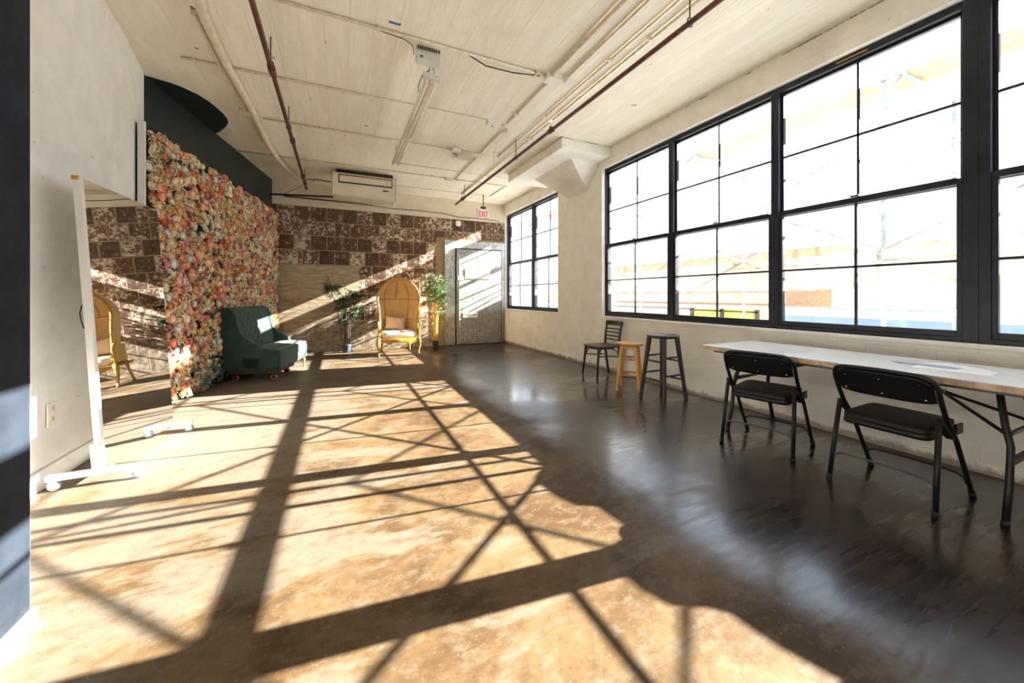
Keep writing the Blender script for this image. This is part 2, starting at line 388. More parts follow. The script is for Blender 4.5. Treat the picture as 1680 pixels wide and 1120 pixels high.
M['conduit'] = simple('painted_conduit', (0.70, 0.63, 0.50, 1), 0.55, var=0.12, scale=15)
M['rust_pipe'] = simple('rust_brown_pipe_paint', (0.090, 0.030, 0.018, 1), 0.5, var=0.35, scale=20, bump=0.2)
M['tape'] = simple('blue_tape', (0.03, 0.13, 0.38, 1), 0.6)
M['green_velvet'] = simple('green_velvet', (0.006, 0.036, 0.025, 1), 0.75, var=0.35, scale=7, bump=0.2, bscale=50, sheen=0.2)
M['gold'] = simple('gold_painted_wood', (0.50, 0.26, 0.045, 1), 0.38, var=0.25, scale=14, metal=0.15)
M['tan_fabric'] = simple('tan_upholstery', (0.70, 0.48, 0.22, 1), 0.85, var=0.08, bump=0.3, bscale=260, sheen=0.15)
M['seam'] = simple('ochre_piping', (0.33, 0.16, 0.03, 1), 0.6)
M['cream_fabric'] = simple('cream_linen', (0.74, 0.68, 0.58, 1), 0.9, var=0.06, bump=0.4, bscale=30)
M['pillow'] = simple('beige_pillow_cotton', (0.66, 0.50, 0.36, 1), 0.9, var=0.06, bump=0.4, bscale=40)
M['laminate'] = simple('white_laminate', (0.80, 0.85, 0.90, 1), 0.22, var=0.03)
M['ply_edge'] = simple('scuffed_ply_edge', (0.46, 0.355, 0.26, 1), 0.7, var=0.25, scale=25)
M['paper'] = simple('white_paper', (0.85, 0.87, 0.90, 1), 0.6, var=0.02)
M['blue_print'] = simple('grey_blue_sheet', (0.30, 0.42, 0.55, 1), 0.5, var=0.1)
M['orange'] = simple('amber_polyurethane', (0.36, 0.09, 0.02, 1), 0.2, var=0.15, coat=0.6)
M['board'] = simple('black_stained_board', (0.012, 0.009, 0.008, 1), 0.55, var=0.3)
M['leaf'] = simple('bamboo_leaf', (0.024, 0.058, 0.018, 1), 0.5, var=0.5, scale=30)
M['leaf_light'] = simple('pale_bamboo_leaf', (0.15, 0.22, 0.11, 1), 0.5, var=0.5, scale=30)
M['stem_dark'] = simple('dark_bamboo_cane', (0.045, 0.028, 0.018, 1), 0.4, var=0.4, scale=20)
M['stem_gold'] = simple('golden_bamboo_cane', (0.58, 0.32, 0.055, 1), 0.4, var=0.25, scale=20)
M['pot'] = simple('dark_plastic_pot', (0.012, 0.014, 0.018, 1), 0.4)
M['pot_grey'] = simple('blue_grey_pot', (0.030, 0.045, 0.060, 1), 0.35)
M['sage'] = simple('sage_green_foliage', (0.055, 0.105, 0.082, 1), 0.6, var=0.5, scale=25)
M['dkleaf'] = simple('dark_rose_leaf', (0.012, 0.034, 0.024, 1), 0.5, var=0.5, scale=25)
M['moss'] = simple('dark_backing_foliage', (0.009, 0.018, 0.014, 1), 0.8, var=0.5, scale=30, bump=0.8, bscale=60)
M['steel'] = simple('galvanised_tube', (0.24, 0.29, 0.35, 1), 0.45, metal=0.5, var=0.2, scale=15)
M['plank'] = simple('scaffold_plank', (0.66, 0.38, 0.20, 1), 0.8, var=0.25, scale=8)
M['pale_blue'] = simple('pale_blue_panel', (0.36, 0.43, 0.52, 1), 0.6, var=0.08)
M['blue'] = simple('blue_edge_paint', (0.09, 0.155, 0.30, 1), 0.6, var=0.08)
M['concrete'] = simple('pale_roof_concrete', (0.46, 0.46, 0.45, 1), 0.85, var=0.1)
M['stucco'] = simple('far_cream_stucco', (0.66, 0.60, 0.52, 1), 0.85, var=0.1)
M['brick_far'] = simple('far_orange_brick', (0.55, 0.28, 0.14, 1), 0.85, var=0.2)
M['far_glass'] = simple('far_pale_window', (0.42, 0.46, 0.50, 1), 0.5)
M['yellow'] = simple('yellow_machine_paint', (0.60, 0.42, 0.04, 1), 0.5, var=0.2)
# petal material: flower colours, with shade between petals painted into the darker roots
t = NT('silk_petals'); a = t.n.new('ShaderNodeAttribute'); a.attribute_name = 'petal'
t.P(color=a.outputs['Color'], rough=0.75, spec=0.25); t.p.inputs['Subsurface Weight'].default_value = 0.0
M['petal'] = t.m
# mirror
t = NT('mirror_glass'); t.P(color=(0.86, 0.88, 0.88, 1), metal=1.0, rough=0.015); M['mirror'] = t.m
# dusty window glass
t = NT('dusty_window_glass'); t.n.remove(t.p)
tr = t.n.new('ShaderNodeBsdfTransparent'); tr.inputs[0].default_value = (0.97, 0.98, 0.99, 1)
gl = t.n.new('ShaderNodeBsdfGlossy'); gl.inputs['Roughness'].default_value = 0.02
tl = t.n.new('ShaderNodeBsdfTranslucent'); tl.inputs[0].default_value = (0.85, 0.85, 0.82, 1)
fr = t.n.new('ShaderNodeLayerWeight'); fr.inputs['Blend'].default_value = 0.5
frf = t.math('MULTIPLY_ADD', t.math('POWER', fr.outputs['Facing'], 5.0), 0.6, 0.03)
m1 = t.n.new('ShaderNodeMixShader'); m2 = t.n.new('ShaderNodeMixShader')
t.l.new(frf, m1.inputs[0]); t.l.new(tr.outputs[0], m1.inputs[1]); t.l.new(gl.outputs[0], m1.inputs[2])
d = t.ramp(t.noise(1.6, 7, 0.75), 0.42, 0.72, 0.006, 0.03); sp = t.ramp(t.noise(70, 3, 0.6), 0.62, 0.70, 0.0, 0.04)
t.l.new(t.math('ADD', d, sp), m2.inputs[0]); t.l.new(m1.outputs[0], m2.inputs[1]); t.l.new(tl.outputs[0], m2.inputs[2])
t.l.new(m2.outputs[0], t.out.inputs[0]); M['glass'] = t.m
# added cloth sheet: blocks the low direct sun, lets light glow through
t = NT('sun_block_sheeting'); t.n.remove(t.p)
df = t.n.new('ShaderNodeBsdfDiffuse'); tl = t.n.new('ShaderNodeBsdfTranslucent'); mx = t.n.new('ShaderNodeMixShader'); mx.inputs[0].default_value = 0.5
cc = t.mix(t.ramp(t.noise(0.8, 5, 0.6), 0.35, 0.7), (0.42, 0.41, 0.38, 1), (0.36, 0.28, 0.20, 1))
t.l.new(cc, df.inputs[0]); t.l.new(cc, tl.inputs[0]); t.l.new(df.outputs[0], mx.inputs[1]); t.l.new(tl.outputs[0], mx.inputs[2])
t.l.new(mx.outputs[0], t.out.inputs[0]); M['sheet'] = t.m
# lit exit sign letters
t = NT('exit_red'); t.P(color=(0.55, 0.015, 0.02, 1), rough=0.4, emis=(1.0, 0.03, 0.05, 1), emstr=0.35); M['exit_red'] = t.m
t = NT('lamp_tube_glass'); t.P(color=(0.75, 0.74, 0.68, 1), rough=0.25); M['tube'] = t.m

# ------------------------------------------------------------------ room shell
WX = 3.95; GX = 4.07; OX = 4.26; BY = 9.02; CZ = 3.56; Y0 = -4.2
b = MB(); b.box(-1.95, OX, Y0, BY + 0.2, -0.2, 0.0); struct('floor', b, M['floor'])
b = MB(); b.box(-2.1, OX, Y0, BY + 0.2, CZ, CZ + 0.2); struct('ceiling', b, M['ceiling'])
# ceiling form-work steps: shallow downstands between the bays
# left wall (plan polyline)
LW = [(-1.66, Y0), (-1.68, 4.0), (-1.76, 4.65), (-1.875, 5.30)]
def wallstrip(pts, z0, z1, th):
    b = MB(); n = len(pts)
    for i in range(n - 1):
        (x0, y0), (x1, y1) = pts[i], pts[i + 1]
        b.prism([(x0, y0, z0), (x1, y1, z0), (x1 - th, y1, z0), (x0 - th, y0, z0)], (0, 0, z0), (0, 0, z1))
    return b
struct('wall_left', wallstrip(LW, 0, CZ, 0.2), M['left_wall'])
struct('wall_left_rear', wallstrip([(-1.875, 5.30), (-1.19, BY + 0.1)], 0, CZ, 0.2), M['dark_green'])
# dark paint carried onto the ceiling in a curved patch
cp = [(-1.89, 5.32), (-1.68, 5.39), (-1.585, 5.46), (-1.49, 5.57), (-1.42, 5.71), (-1.38, 5.85), (-1.345, 6.02), (-1.338, 6.17), (-1.35, 6.28), (-1.38, 6.37), (-1.45, 6.53), (-1.53, 6.675), (-1.70, 6.93)]
b = MB(); b.prism([(x, y, CZ - 0.004) for x, y in cp], (0, 0, 0), (0, 0, 0.006)); struct('trim_1', b, M['dark_green'])
# dark column stub at the left
b = MB(); b.box(-1.70, -1.02, 1.35, 1.99, 0, CZ); struct('wall_stub', b, M['navy'])
b = MB(); b.box(-1.02, -1.008, 1.35, 1.995, 0, 0.055); b.box(-1.66, -1.008, 1.99, 2.004, 0, 0.055); struct('baseboard_stub', b, M['white_paint'])
b = MB(); b.box(-1.70, -1.024, 1.985, 1.998, 0, CZ); struct('trim_2', b, M['left_wall'])
b = MB()
for i in range(2):
    (x0, y0), (x1, y1) = LW[i], LW[i + 1]
    y0 = max(y0, 2.0)
    b.prism([(x0, y0, 0), (x1, y1, 0), (x1 + 0.016, y1, 0), (x0 + 0.016, y0, 0)], (0, 0, 0), (0, 0, 0.12))
struct('baseboard_left', b, M['left_wall'])
# back wall
b = MB(); b.box(-1.5, OX, BY, BY + 0.2, 0, 3.08); struct('wall_back', b, M['block'])
b = MB(); b.box(-1.5, OX, BY - 0.012, BY + 0.2, 3.08, CZ); struct('trim_3', b, M['band'])
# near wall behind the camera
b = MB(); b.box(-1.9, OX, Y0 - 0.2, Y0, 0, CZ); struct('wall_near', b, M['left_wall'])
# right wall: sill wall, head and piers
SZ, HZ = 0.865, 3.285
b = MB(); b.box(WX, OX, Y0, BY, 0, SZ); b.box(WX, OX, Y0, BY, HZ, CZ)
for y0, y1 in ((5.03, 6.40), (-4.2, -3.16)): b.box(WX, OX, y0, y1, SZ, HZ)
b.box(WX - 0.004, OX, 9.0, BY, SZ, HZ)
struct('wall_right', b, M['white_wall'])
# drop panel and flared capital
b = MB(); b.box(3.02, WX + 0.001, 4.78, 6.72, 3.40, CZ)
t0 = [(3.39, 5.09, 3.40), (3.95, 5.09, 3.40), (3.95, 6.33, 3.40), (3.39, 6.33, 3.40)]
b0 = [(3.93, 5.42, 3.03), (3.96, 5.42, 3.03), (3.96, 6.02, 3.03), (3.93, 6.02, 3.03)]
for i in range(4): b.poly([t0[i], t0[(i + 1) % 4], b0[(i + 1) % 4], b0[i]])
b.poly(b0); b.poly(t0)
struct('trim_4', b, M['white_wall'], bevel=0.006)

# ------------------------------------------------------------------ windows
def window(n, y0, y1, e0=0.035, e1=0.035):
    """double-hung unit between mullion centres y0<y1; e = half-frames"""
    zb, zt = SZ, HZ; r = bpy.data.objects.new('window_%d' % n, None); COL.objects.link(r); r['kind'] = 'structure'; r.location = (GX, (y0 + y1) / 2, zb)
    inv = Vector(r.location)
    def add(name, b, m, bev=0.003):
        b.v = [tuple(Vector(p) - inv) for p in b.v]; o = obj(name, b, m, r, bevel=bev); return o
    b = MB(); x0, x1 = GX - 0.055, GX + 0.06
    a, c = y0 + e0, y1 - e1
    b.box(x0, x1, y0, a, zb, zt); b.box(x0, x1, c, y1, zb, zt); b.box(x0, x1, a, c, zt - 0.055, zt); b.box(x0, x1, a, c, zb, zb + 0.04)
    add('frame', b, M['frame'])
    zm = 2.02; s = 0.022
    b = MB(); xa, xb = GX - 0.005, GX + 0.035          # upper sash (outer track)
    b.box(xa, xb, a, a + s, zm - 0.02, zt - 0.055); b.box(xa, xb, c - s, c, zm - 0.02, zt - 0.055)
    b.box(xa, xb, a + s, c - s, zt - 0.075, zt - 0.055); b.box(xa, xb, a + s, c - s, zm - 0.03, zm + 0.018)
    add('upper_sash', b, M['frame'])
    b = MB(); xc, xd = GX - 0.045, GX - 0.007         # lower sash (inner track)
    s2 = 0.030
    b.box(xc, xd, a, a + s2, zb + 0.04, zm + 0.018); b.box(xc, xd, c - s2, c, zb + 0.04, zm + 0.018)
    b.box(xc, xd, a + s2, c - s2, zb + 0.04, zb + 0.085); b.box(xc, xd, a + s2, c - s2, zm - 0.024, zm + 0.026)
    add('lower_sash', b, M['frame'])
    ym = (a + c) / 2; g = 0.009
    b = MB(); b.box(GX + 0.006, GX + 0.022, ym - g, ym + g, zm, zt - 0.07); b.box(GX + 0.006, GX + 0.022, a + s, c - s, 2.590 - g, 2.590 + g)
    add('muntin', b, M['frame'], 0)
    b = MB(); b.box(GX - 0.034, GX - 0.018, ym - g, ym + g, zb + 0.08, zm); b.box(GX - 0.034, GX - 0.018, a + s2, c - s2, 1.450 - g, 1.450 + g)
    add('muntin', b, M['frame'], 0)
    b = MB(); b.box(GX + 0.0135, GX + 0.0145, a + s * .6, c - s * .6, zm - 0.01, zt - 0.06); add('glass_pane', b, M['glass'], 0)
    b = MB(); b.box(GX - 0.0265, GX - 0.0255, a + s2 * .6, c - s2 * .6, zb + 0.06, zm + 0.0); add('glass_pane', b, M['glass'], 0)
    b = MB(); b.box(GX - 0.06, GX - 0.045, ym - 0.03, ym + 0.03, zm + 0.026, zm + 0.040); add('sash_lock', b, M['frame'], 0.002)
    return r
window(1, 7.60, 9.0, 0.035, 0.045)
window(2, 6.22, 7.60, 0.045, 0.035)
window(3, 3.675, 5.06, 0.036, 0.05)
window(4, 2.36, 3.675, 0.036, 0.036)
window(5, 1.02, 2.36, 0.075, 0.036)
window(6, -0.33, 1.02, 0.036, 0.055)
window(7, -1.65, -0.33, 0.036, 0.036)
window(8, -3.18, -1.65, 0.075, 0.036)
# inner sills ledge of painted masonry (rounded)
b = MB()
for y0, y1 in ((6.40, 9.0), (-3.16, 5.03)): b.box(WX - 0.012, GX - 0.04, y0 + 0.001, y1 - 0.001, SZ - 0.03, SZ + 0.004)
struct('trim_5', b, M['white_wall'], bevel=0.008)
# small brass-coloured pull tab on the head of window 5
b = MB(); b.box(GX - 0.062, GX - 0.054, 1.62, 1.84, HZ - 0.035, HZ - 0.026); o = obj('window_tab', b, M['yellow_wood']); tag(o, 'thin golden strip on the black window head above the largest window', 'strip')

# ------------------------------------------------------------------ fire door on the back wall
b = MB(); b.box(2.36, 3.93, BY - 0.03, BY + 0.001, 0, 2.56); struct('trim_6', b, M['door_frame'], bevel=0.004)
r = bpy.data.objects.new('door_1', None); COL.objects.link(r); r['kind'] = 'structure'; r.location = (3.23, BY - 0.03, 0)
def dadd(name, b, m, bev=0.002, lab=None):
    b.v = [tuple(Vector(p) - Vector(r.location)) for p in b.v]; o = obj(name, b, m, r, bevel=bev)
    if lab: o['label'] = lab
    return o
b = MB(); b.box(2.64, 3.82, BY - 0.075, BY - 0.028, 0.015, 2.34); dadd('door_slab', b, M['door'])
b = MB(); b.box(2.615, 2.64, BY - 0.05, BY - 0.028, 0, 2.37); b.box(3.82, 3.845, BY - 0.05, BY - 0.028, 0, 2.37); b.box(2.64, 3.82, BY - 0.05, BY - 0.028, 2.34, 2.37); dadd('door_stop', b, M['black_metal'])
b = MB(); b.box(2.86, 3.52, BY - 0.083, BY - 0.074, 1.62, 1.86); dadd('patch_plate', b, M['white_plastic'], lab='white rectangular patch on the door')
b = MB(); b.box(2.80, 3.18, BY - 0.083, BY - 0.074, 0.66, 0.79); dadd('patch_plate', b, M['white_plastic'])
b = MB(); b.box(2.88, 3.16, BY - 0.087, BY - 0.082, 0.72, 0.735); dadd('letter_slot', b, M['black_metal'])
b = MB(); b.box(2.70, 2.715, BY - 0.083, BY - 0.074, 0.45, 2.20); dadd('edge_rod', b, M['grey_plastic'])
b = MB(); b.box(2.66, 2.80, BY - 0.1, BY - 0.074, 1.58, 1.68); dadd('lock_box', b, M['grey_plastic'])

# ------------------------------------------------------------------ ceiling services
def pipe(name, pts, r, m, label, cat, n=10, group=None):
    return tag(obj(name, MB().tube(pts, r, n), m), label, cat, group)
def strap(b, x, y, ax, w=0.05):
    if ax == 'x': b.box(x - 0.012, x + 0.012, y - w, y + w, CZ - 0.03, CZ)
    else: b.box(x - w, x + w, y - 0.012, y + 0.012, CZ - 0.03, CZ)
def conduit(name, x0, x1, y0, y1, r, label, straps=(), z=None, group=None):
    z = CZ - r - 0.003 if z is None else z
    t = thing(name, label, 'conduit', ((x0 + x1) / 2, (y0 + y1) / 2, z), group=group)
    L = Vector(t.location)
    b = MB().tube([Vector((x0, y0, z)) - L, Vector((x1, y1, z)) - L], r, 8); obj('tube', b, M['conduit'], t)
    for s in straps:
        b = MB()
        if abs(x1 - x0) > abs(y1 - y0): b.box(s - 0.012, s + 0.012, -0.035, 0.035, -r - 0.004, r + 0.002); 
        else: b.box(-0.035, 0.035, s - 0.012, s + 0.012, -r - 0.004, r + 0.002)
        if abs(x1 - x0) > abs(y1 - y0): b.v = [(x - L.x, y, zz) for x, y, zz in b.v]
        else: b.v = [(x, y - L.y, zz) for x, y, zz in b.v]
        obj('strap', b, M['conduit'], t)
    return t
conduit('ceiling_conduit', -0.75, 2.03, 3.50, 3.50, 0.014, 'cream conduit across the ceiling nearest the camera, touching the grey box', (0.33, 1.9))
conduit('ceiling_conduit', -1.40, 1.95, 4.74, 4.74, 0.014, 'cream conduit crossing the ceiling second from the camera, above the lamp middle', (0.05, -1.3))
conduit('ceiling_conduit', -0.9, 2.20, 5.92, 5.92, 0.013, 'cream conduit crossing the ceiling above the near joint of the tube lamp', (0.72,))
conduit('ceiling_conduit', -1.50, 3.30, 7.42, 7.42, 0.013, 'cream conduit crossing the ceiling just before the air conditioner', (0.62, 2.2))
conduit('ceiling_conduit', 0.90, 3.10, 6.93, 6.93, 0.006, 'thin cable across the ceiling between the tube lamp and the column', ())
conduit('ceiling_conduit', 1.0, 3.2, 8.35, 8.35, 0.006, 'thin cable across the ceiling beyond the air conditioner', ())
conduit('ceiling_conduit', 2.06, 2.06, Y0 + 0.1, 3.45, 0.020, 'cream conduit running from the near edge to the white junction box', (1.5,))
conduit('ceiling_conduit', 2.24, 2.24, Y0 + 0.1, 3.42, 0.012, 'thinner cream conduit beside the thick one near the top right of the ceiling', (1.2,))
conduit('ceiling_conduit', 2.10, 2.10, 3.56, 4.70, 0.014, 'cream conduit between the first and second junction boxes', (4.4,))
conduit('ceiling_conduit', 2.13, 2.13, 4.95, 5.85, 0.014, 'short cream conduit from the second junction box to the emergency lamp', ())
conduit('ceiling_conduit', 2.14, 2.14, 6.1, 7.35, 0.011, 'bare conduit running on from the emergency lamp towards the back', ())
conduit('ceiling_conduit', 2.46, 2.46, Y0 + 0.1, 5.9, 0.013, 'cream conduit left of the red sprinkler pipe, upper of the close pair', (4.3, 3.0))
conduit('ceiling_conduit', 2.60, 2.60, Y0 + 0.1, 8.4, 0.016, 'long cream conduit directly beside the right red sprinkler pipe', (2.6, 5.0))
conduit('ceiling_conduit', 3.27, 3.27, 7.5, 8.3, 0.010, 'short grey conduit leading down to the exit sign', ())
pipe('conduit_bend', [(2.05, 4.77, CZ - .015), (2.10, 4.78, CZ - .015), (2.16, 4.82, CZ - .015), (2.19, 4.90, CZ - .02), (2.16, 4.98, CZ - .02), (2.13, 5.02, CZ - .015)], 0.013, M['conduit'], 'curved cream elbow beside the second junction box', 'conduit')
pipe('hanging_wire', [(2.13, 5.2, CZ - .02), (2.16, 5.24, CZ - .10), (2.14, 5.3, CZ - .2), (2.2, 5.42, CZ - .33), (2.26, 5.5, CZ - .30)], 0.004, M['conduit'], 'thin white wire drooping under the ceiling near the emergency lamp', 'wire')
pipe('dark_cable', [(1.15, 3.52, CZ - .012), (1.35, 3.56, CZ - .05), (1.65, 3.56, CZ - .045), (1.95, 3.53, CZ - .02)], 0.006, M['black_metal'], 'dark cable sagging below the near conduit beside the junction box', 'cable')
pipe('lamp_cable', [(0.3, 3.53, CZ - .01), (0.55, 3.55, CZ - .015), (0.63, 3.58, CZ - .03), (0.655, 3.62, CZ - .09)], 0.004, M['stem_dark'], 'brown cable curving down into the left side of the grey box', 'cable')
def jbox(x, y, sx, sy, label, knob=False):
    t = thing('junction_box', label, 'electrical box', (x, y, CZ))
    obj('box_body', MB().box(-sx, sx, -sy, sy, -0.055, 0), M['white_plastic'], t, bevel=0.004)
    obj('cover_plate', MB().box(-sx - .004, sx + .004, -sy - .004, sy + .004, -0.060, -0.055), M['white_plastic'], t)
    if knob: obj('knockout', MB().cyl((0, 0, -0.066), (0, 0, -0.059), 0.012), M['black_metal'], t)
jbox(2.10, 3.50, 0.085, 0.06, 'white junction box where the near cross conduit meets the long ones')
jbox(2.28, 3.46, 0.05, 0.045, 'small white box right beside the larger junction box')
jbox(1.90, 4.76, 0.075, 0.045, 'white junction box with a dark knockout on the second cross conduit', True)
jbox(1.72, 5.86, 0.07, 0.035, 'white box on the conduit above the emergency lamp')
jbox(2.02, 7.42, 0.06, 0.04, 'small white box on the cross conduit near the back wall')
# curved white flexible duct
dp = [(-0.88, 2.6), (-0.925, 3.4), (-0.985, 4.07), (-0.99, 4.8), (-0.965, 5.4), (-0.955, 5.8), (-0.95, 6.4), (-0.945, 7.0), (-0.90, 7.6), (-0.82, 8.2), (-0.70, 8.8)]
t = thing('white_duct', 'thick white bent tube running along the left side of the ceiling', 'duct', (0, 0, 0))
obj('tube', MB().tube([(x - 0.02, y * 0.965, CZ - 0.056 - 0.01 * sin(y)) for x, y in dp], 0.038, 12), M['conduit'], t)
obj('tube', MB().tube([(x - 0.10, y * 0.965, CZ - 0.026) for x, y in dp[2:8]], 0.018, 8), M['conduit'], t)
obj('strap', MB().box(-1.12, -0.93, 5.72, 5.75, CZ - 0.085, CZ - 0.0), M['conduit'], t, bevel=0.004)
# red sprinkler pipes
def sprinkler(b, x, y, z, up=1):
    b.cyl((x, y, z), (x, y, z + 0.03 * up), 0.016, 10)
    b.tube([(x - .022, y, z + .035 * up), (x - .028, y, z + .055 * up), (x - .012, y, z + .08 * up), (x + .012, y, z + .08 * up), (x + .028, y, z + .055 * up), (x + .022, y, z + .035 * up)], 0.005, 6)
    b.cyl((x, y, z + .082 * up), (x, y, z + .087 * up), 0.024, 14)
def redpipe(x, z, ya, yb, label, joints, hang, heads):
    t = thing('sprinkler_pipe', label, 'pipe', (x, (ya + yb) / 2, z)); L = Vector(t.location)
    def put(name, b, m, lab=None):
        b.v = [tuple(Vector(p) - L) for p in b.v]; o = obj(name, b, m, t)
        if lab: o['label'] = lab
    put('tube', MB().cyl((x, ya, z), (x, yb, z), 0.022, 12), M['rust_pipe'])
    for y in joints:
        b = MB(); b.cyl((x, y - .05, z), (x, y + .05, z), 0.033, 12); b.cyl((x, y, z), (x, y, z + .045), 0.024, 10); put('coupling', b, M['rust_pipe'])
    for y in hang:
        b = MB(); b.tube([(x - .026, y, z), (x - .02, y, z - .022), (x, y, z - .03), (x + .02, y, z - .022), (x + .026, y, z), (x + .02, y, z + .03), (x, y, z + .045), (x - .02, y, z + .03)], 0.005, 6, closed=True); b.cyl((x, y, z + .04), (x, y, CZ), 0.006, 6); put('hanger', b, M['rust_pipe'])
    for y in heads:
        b = MB(); sprinkler(b, x, y, z + .04); put('sprinkler_head', b, M['chrome'], 'bright metal sprinkler head')
redpipe(-0.555, 3.30, Y0 + .1, 8.45, 'rust-brown sprinkler pipe hanging over the left half of the room', (4.14, 5.9, 7.6), (4.05, 5.45, 8.0), (4.14,))
redpipe(2.44, 3.28, Y0 + .1, 8.35, 'long rust-brown sprinkler pipe running towards the exit sign beside the windows', (4.12, 7.85), (2.05, 5.15, 7.7), (4.12,))
# grey box above the tube lamp
t = thing('grey_box', 'grey plastic box hanging from the ceiling above the tube lamp', 'electrical box', (0.785, 3.60, CZ))
Mx = Matrix.Rotation(radians(0), 4, 'Z')
b = MB(); b.prism([(-0.115, -0.0, -0.03), (-0.115, -0.03, -0.145), (-0.115, 0.035, -0.16), (-0.115, 0.06, -0.0)], (0, 0, 0), (0.23, 0, 0)); obj('housing', b, M['grey_plastic'], t, bevel=0.006)
b = MB()
for k in range(10): b.box(-0.105 + k * 0.022, -0.092 + k * 0.022, -0.02, -0.01, -0.035, -0.012)
obj('vent_grille', b, M['stem_dark'], t)
obj('warning_mark', MB().cyl((-0.07, -0.0275, -0.115), (-0.07, -0.031, -0.1135), 0.013, 16), M['rust_pipe'], t)['label'] = 'small round red mark'
obj('bracket', MB().box(-0.06, 0.06, 0, 0.05, -0.03, 0.0), M['grey_plastic'], t)
# tube lamp
t = thing('tube_lamp', 'long twin-tube fluorescent lamp hanging from the ceiling centre', 'ceiling lamp', (0.83, 4.95, 3.30))
b = MB(); b.prism([(-0.062, -1.26, 0.0), (0.062, -1.26, 0.0), (0.035, -1.26, 0.055), (-0.035, -1.26, 0.055)], (0, 0, 0), (0, 2.52, 0)); obj('housing', b, M['conduit'], t, bevel=0.004)
for x in (-0.04, 0.04):
    for y0, y1 in ((-1.22, 0.12), (0.20, 1.22)):
        obj('lamp_tube', MB().cyl((x, y0, -0.025), (x, y1, -0.025), 0.014, 12), M['tube'], t)
for y in (-1.24, 0.16, 1.24):
    for x in (-0.04, 0.04): obj('lamp_holder', MB().box(x - .014, x + .014, y - .03, y + .03, -0.045, 0.0), M['white_plastic'], t, bevel=0.003)
obj('end_plate', MB().box(-0.085, 0.085, -1.31, -1.25, 0.0, 0.05), M['grey_plastic'], t, bevel=0.004)
for x in (-0.03, 0.03): obj('chain', MB().tube([(x, -1.28, 0.05), (x * .5, -1.28, 0.14), (0, -1.26, 0.255)], 0.004, 6), M['rust_pipe'], t)
obj('chain', MB().tube([(0, 1.2, 0.05), (0, 1.2, 0.255)], 0.004, 6), M['rust_pipe'], t)
obj('power_cord', MB().tube([(-0.02, -1.27, 0.10), (-0.08, -1.2, 0.06), (-0.085, -1.05, 0.03), (-0.06, -0.95, 0.03)], 0.004, 6), M['black_metal'], t)
# emergency lamp with round heads
t = thing('emergency_lamp', 'small white emergency lamp with a slatted head under the ceiling', 'emergency lamp', (1.86, 5.98, CZ - 0.06))
obj('housing', MB().box(-0.10, 0.18, -0.03, 0.04, -0.07, 0.06), M['ivory_plastic'], t, bevel=0.006)
Mr = Matrix.Translation((-0.15, -0.04, -0.05)) @ Matrix.Rotation(radians(70), 4, 'X') @ Matrix.Rotation(radians(25), 4, 'Y')
obj('lamp_head', MB().lathe([(0.02, -0.03), (0.05, 0.0), (0.055, 0.03), (0.045, 0.035)], (0, 0, 0), 18, Mr), M['white_plastic'], t)
b = MB()
for k in range(4): b.box(-0.04, 0.04, -0.034 + k * .02, -0.028 + k * .02, 0.035, 0.040, Mr)
obj('slats', b, M['black_metal'], t)
# exit sign
t = thing('exit_sign', 'white exit sign with red letters hanging near the back right corner', 'sign', (3.09, 8.30, 3.12))
obj('sign_box', MB().box(-0.145, 0.145, -0.02, 0.03, -0.10, 0.09), M['white_paint'], t, bevel=0.004)
obj('canopy', MB().box(-0.06, 0.06, -0.03, 0.04, 0.12, 0.155), M['black_metal'], t, bevel=0.004)
obj('stem', MB().cyl((0, 0, 0.09), (0, 0, CZ - 3.12), 0.010), M['black_metal'], t)
for s in (-1, 1): obj('bracket', MB().box(s * 0.15 - .004, s * 0.15 + .004, -0.02, 0.03, 0.0, 0.1), M['grey_plastic'], t)
def letter(ch, x, z, w, h, s, y):
    b = MB(); B = lambda x0, x1, z0, z1: b.box(x + x0, x + x1, y - .003, y, z + z0, z + z1)
    if ch == 'E': B(0, s, 0, h); B(s, w, 0, s); B(s, w, h - s, h); B(s, w * .85, h / 2 - s / 2, h / 2 + s / 2)
    if ch == 'I': B(w / 2 - s / 2, w / 2 + s / 2, 0, h)
    if ch == 'T': B(0, w, h - s, h); B(w / 2 - s / 2, w / 2 + s / 2, 0, h - s)
    if ch == 'X':
        b.prism([(x, y, z), (x + s, y, z), (x + w, y, z + h), (x + w - s, y, z + h)], (0, 0, 0), (0, -.003, 0))
        b.prism([(x + w - s, y + .0, z), (x + w, y, z), (x + s, y, z + h), (x, y, z + h)], (0, 0, 0), (0, -.0034, 0))
    return b
for ch, x in (('E', -0.115), ('X', -0.052), ('I', 0.012), ('T', 0.052)):
    w_ = 0.058 if ch in 'XT' else (0.05 if ch == 'E' else 0.03)
    o = obj('letter_' + ch.lower(), letter(ch, x, -0.085, w_, 0.14, 0.017, -0.0205), M['exit_red'], t)
# air conditioner under the ceiling
t = thing('air_conditioner', 'cream ceiling air conditioner with a long louvre slot', 'air conditioner', (0.485, 7.62, 3.27))
b = MB(); w2 = 0.54
b.prism([(-w2, -0.02, 0.19), (-w2, -0.05, 0.16), (-w2, -0.03, -0.02), (-w2, 0.05, -0.19), (-w2, 0.12, -0.21), (-w2, 0.62, -0.17), (-w2, 0.62, 0.19)], (0, 0, 0), (2 * w2, 0, 0)); obj('body', b, M['ivory_plastic'], t, bevel=0.012)
for s in (-1, 1): 
    b = MB(); x = s * w2
    b.prism([(x - s * .002, -0.03, 0.20), (x - s * .002, -0.065, 0.16), (x - s * .002, -0.045, -0.03), (x - s * .002, 0.04, -0.205), (x - s * .002, 0.62, -0.18), (x - s * .002, 0.62, 0.20)], (0, 0, 0), (s * 0.03, 0, 0)); obj('end_cap', b, M['conduit'], t, bevel=0.01)
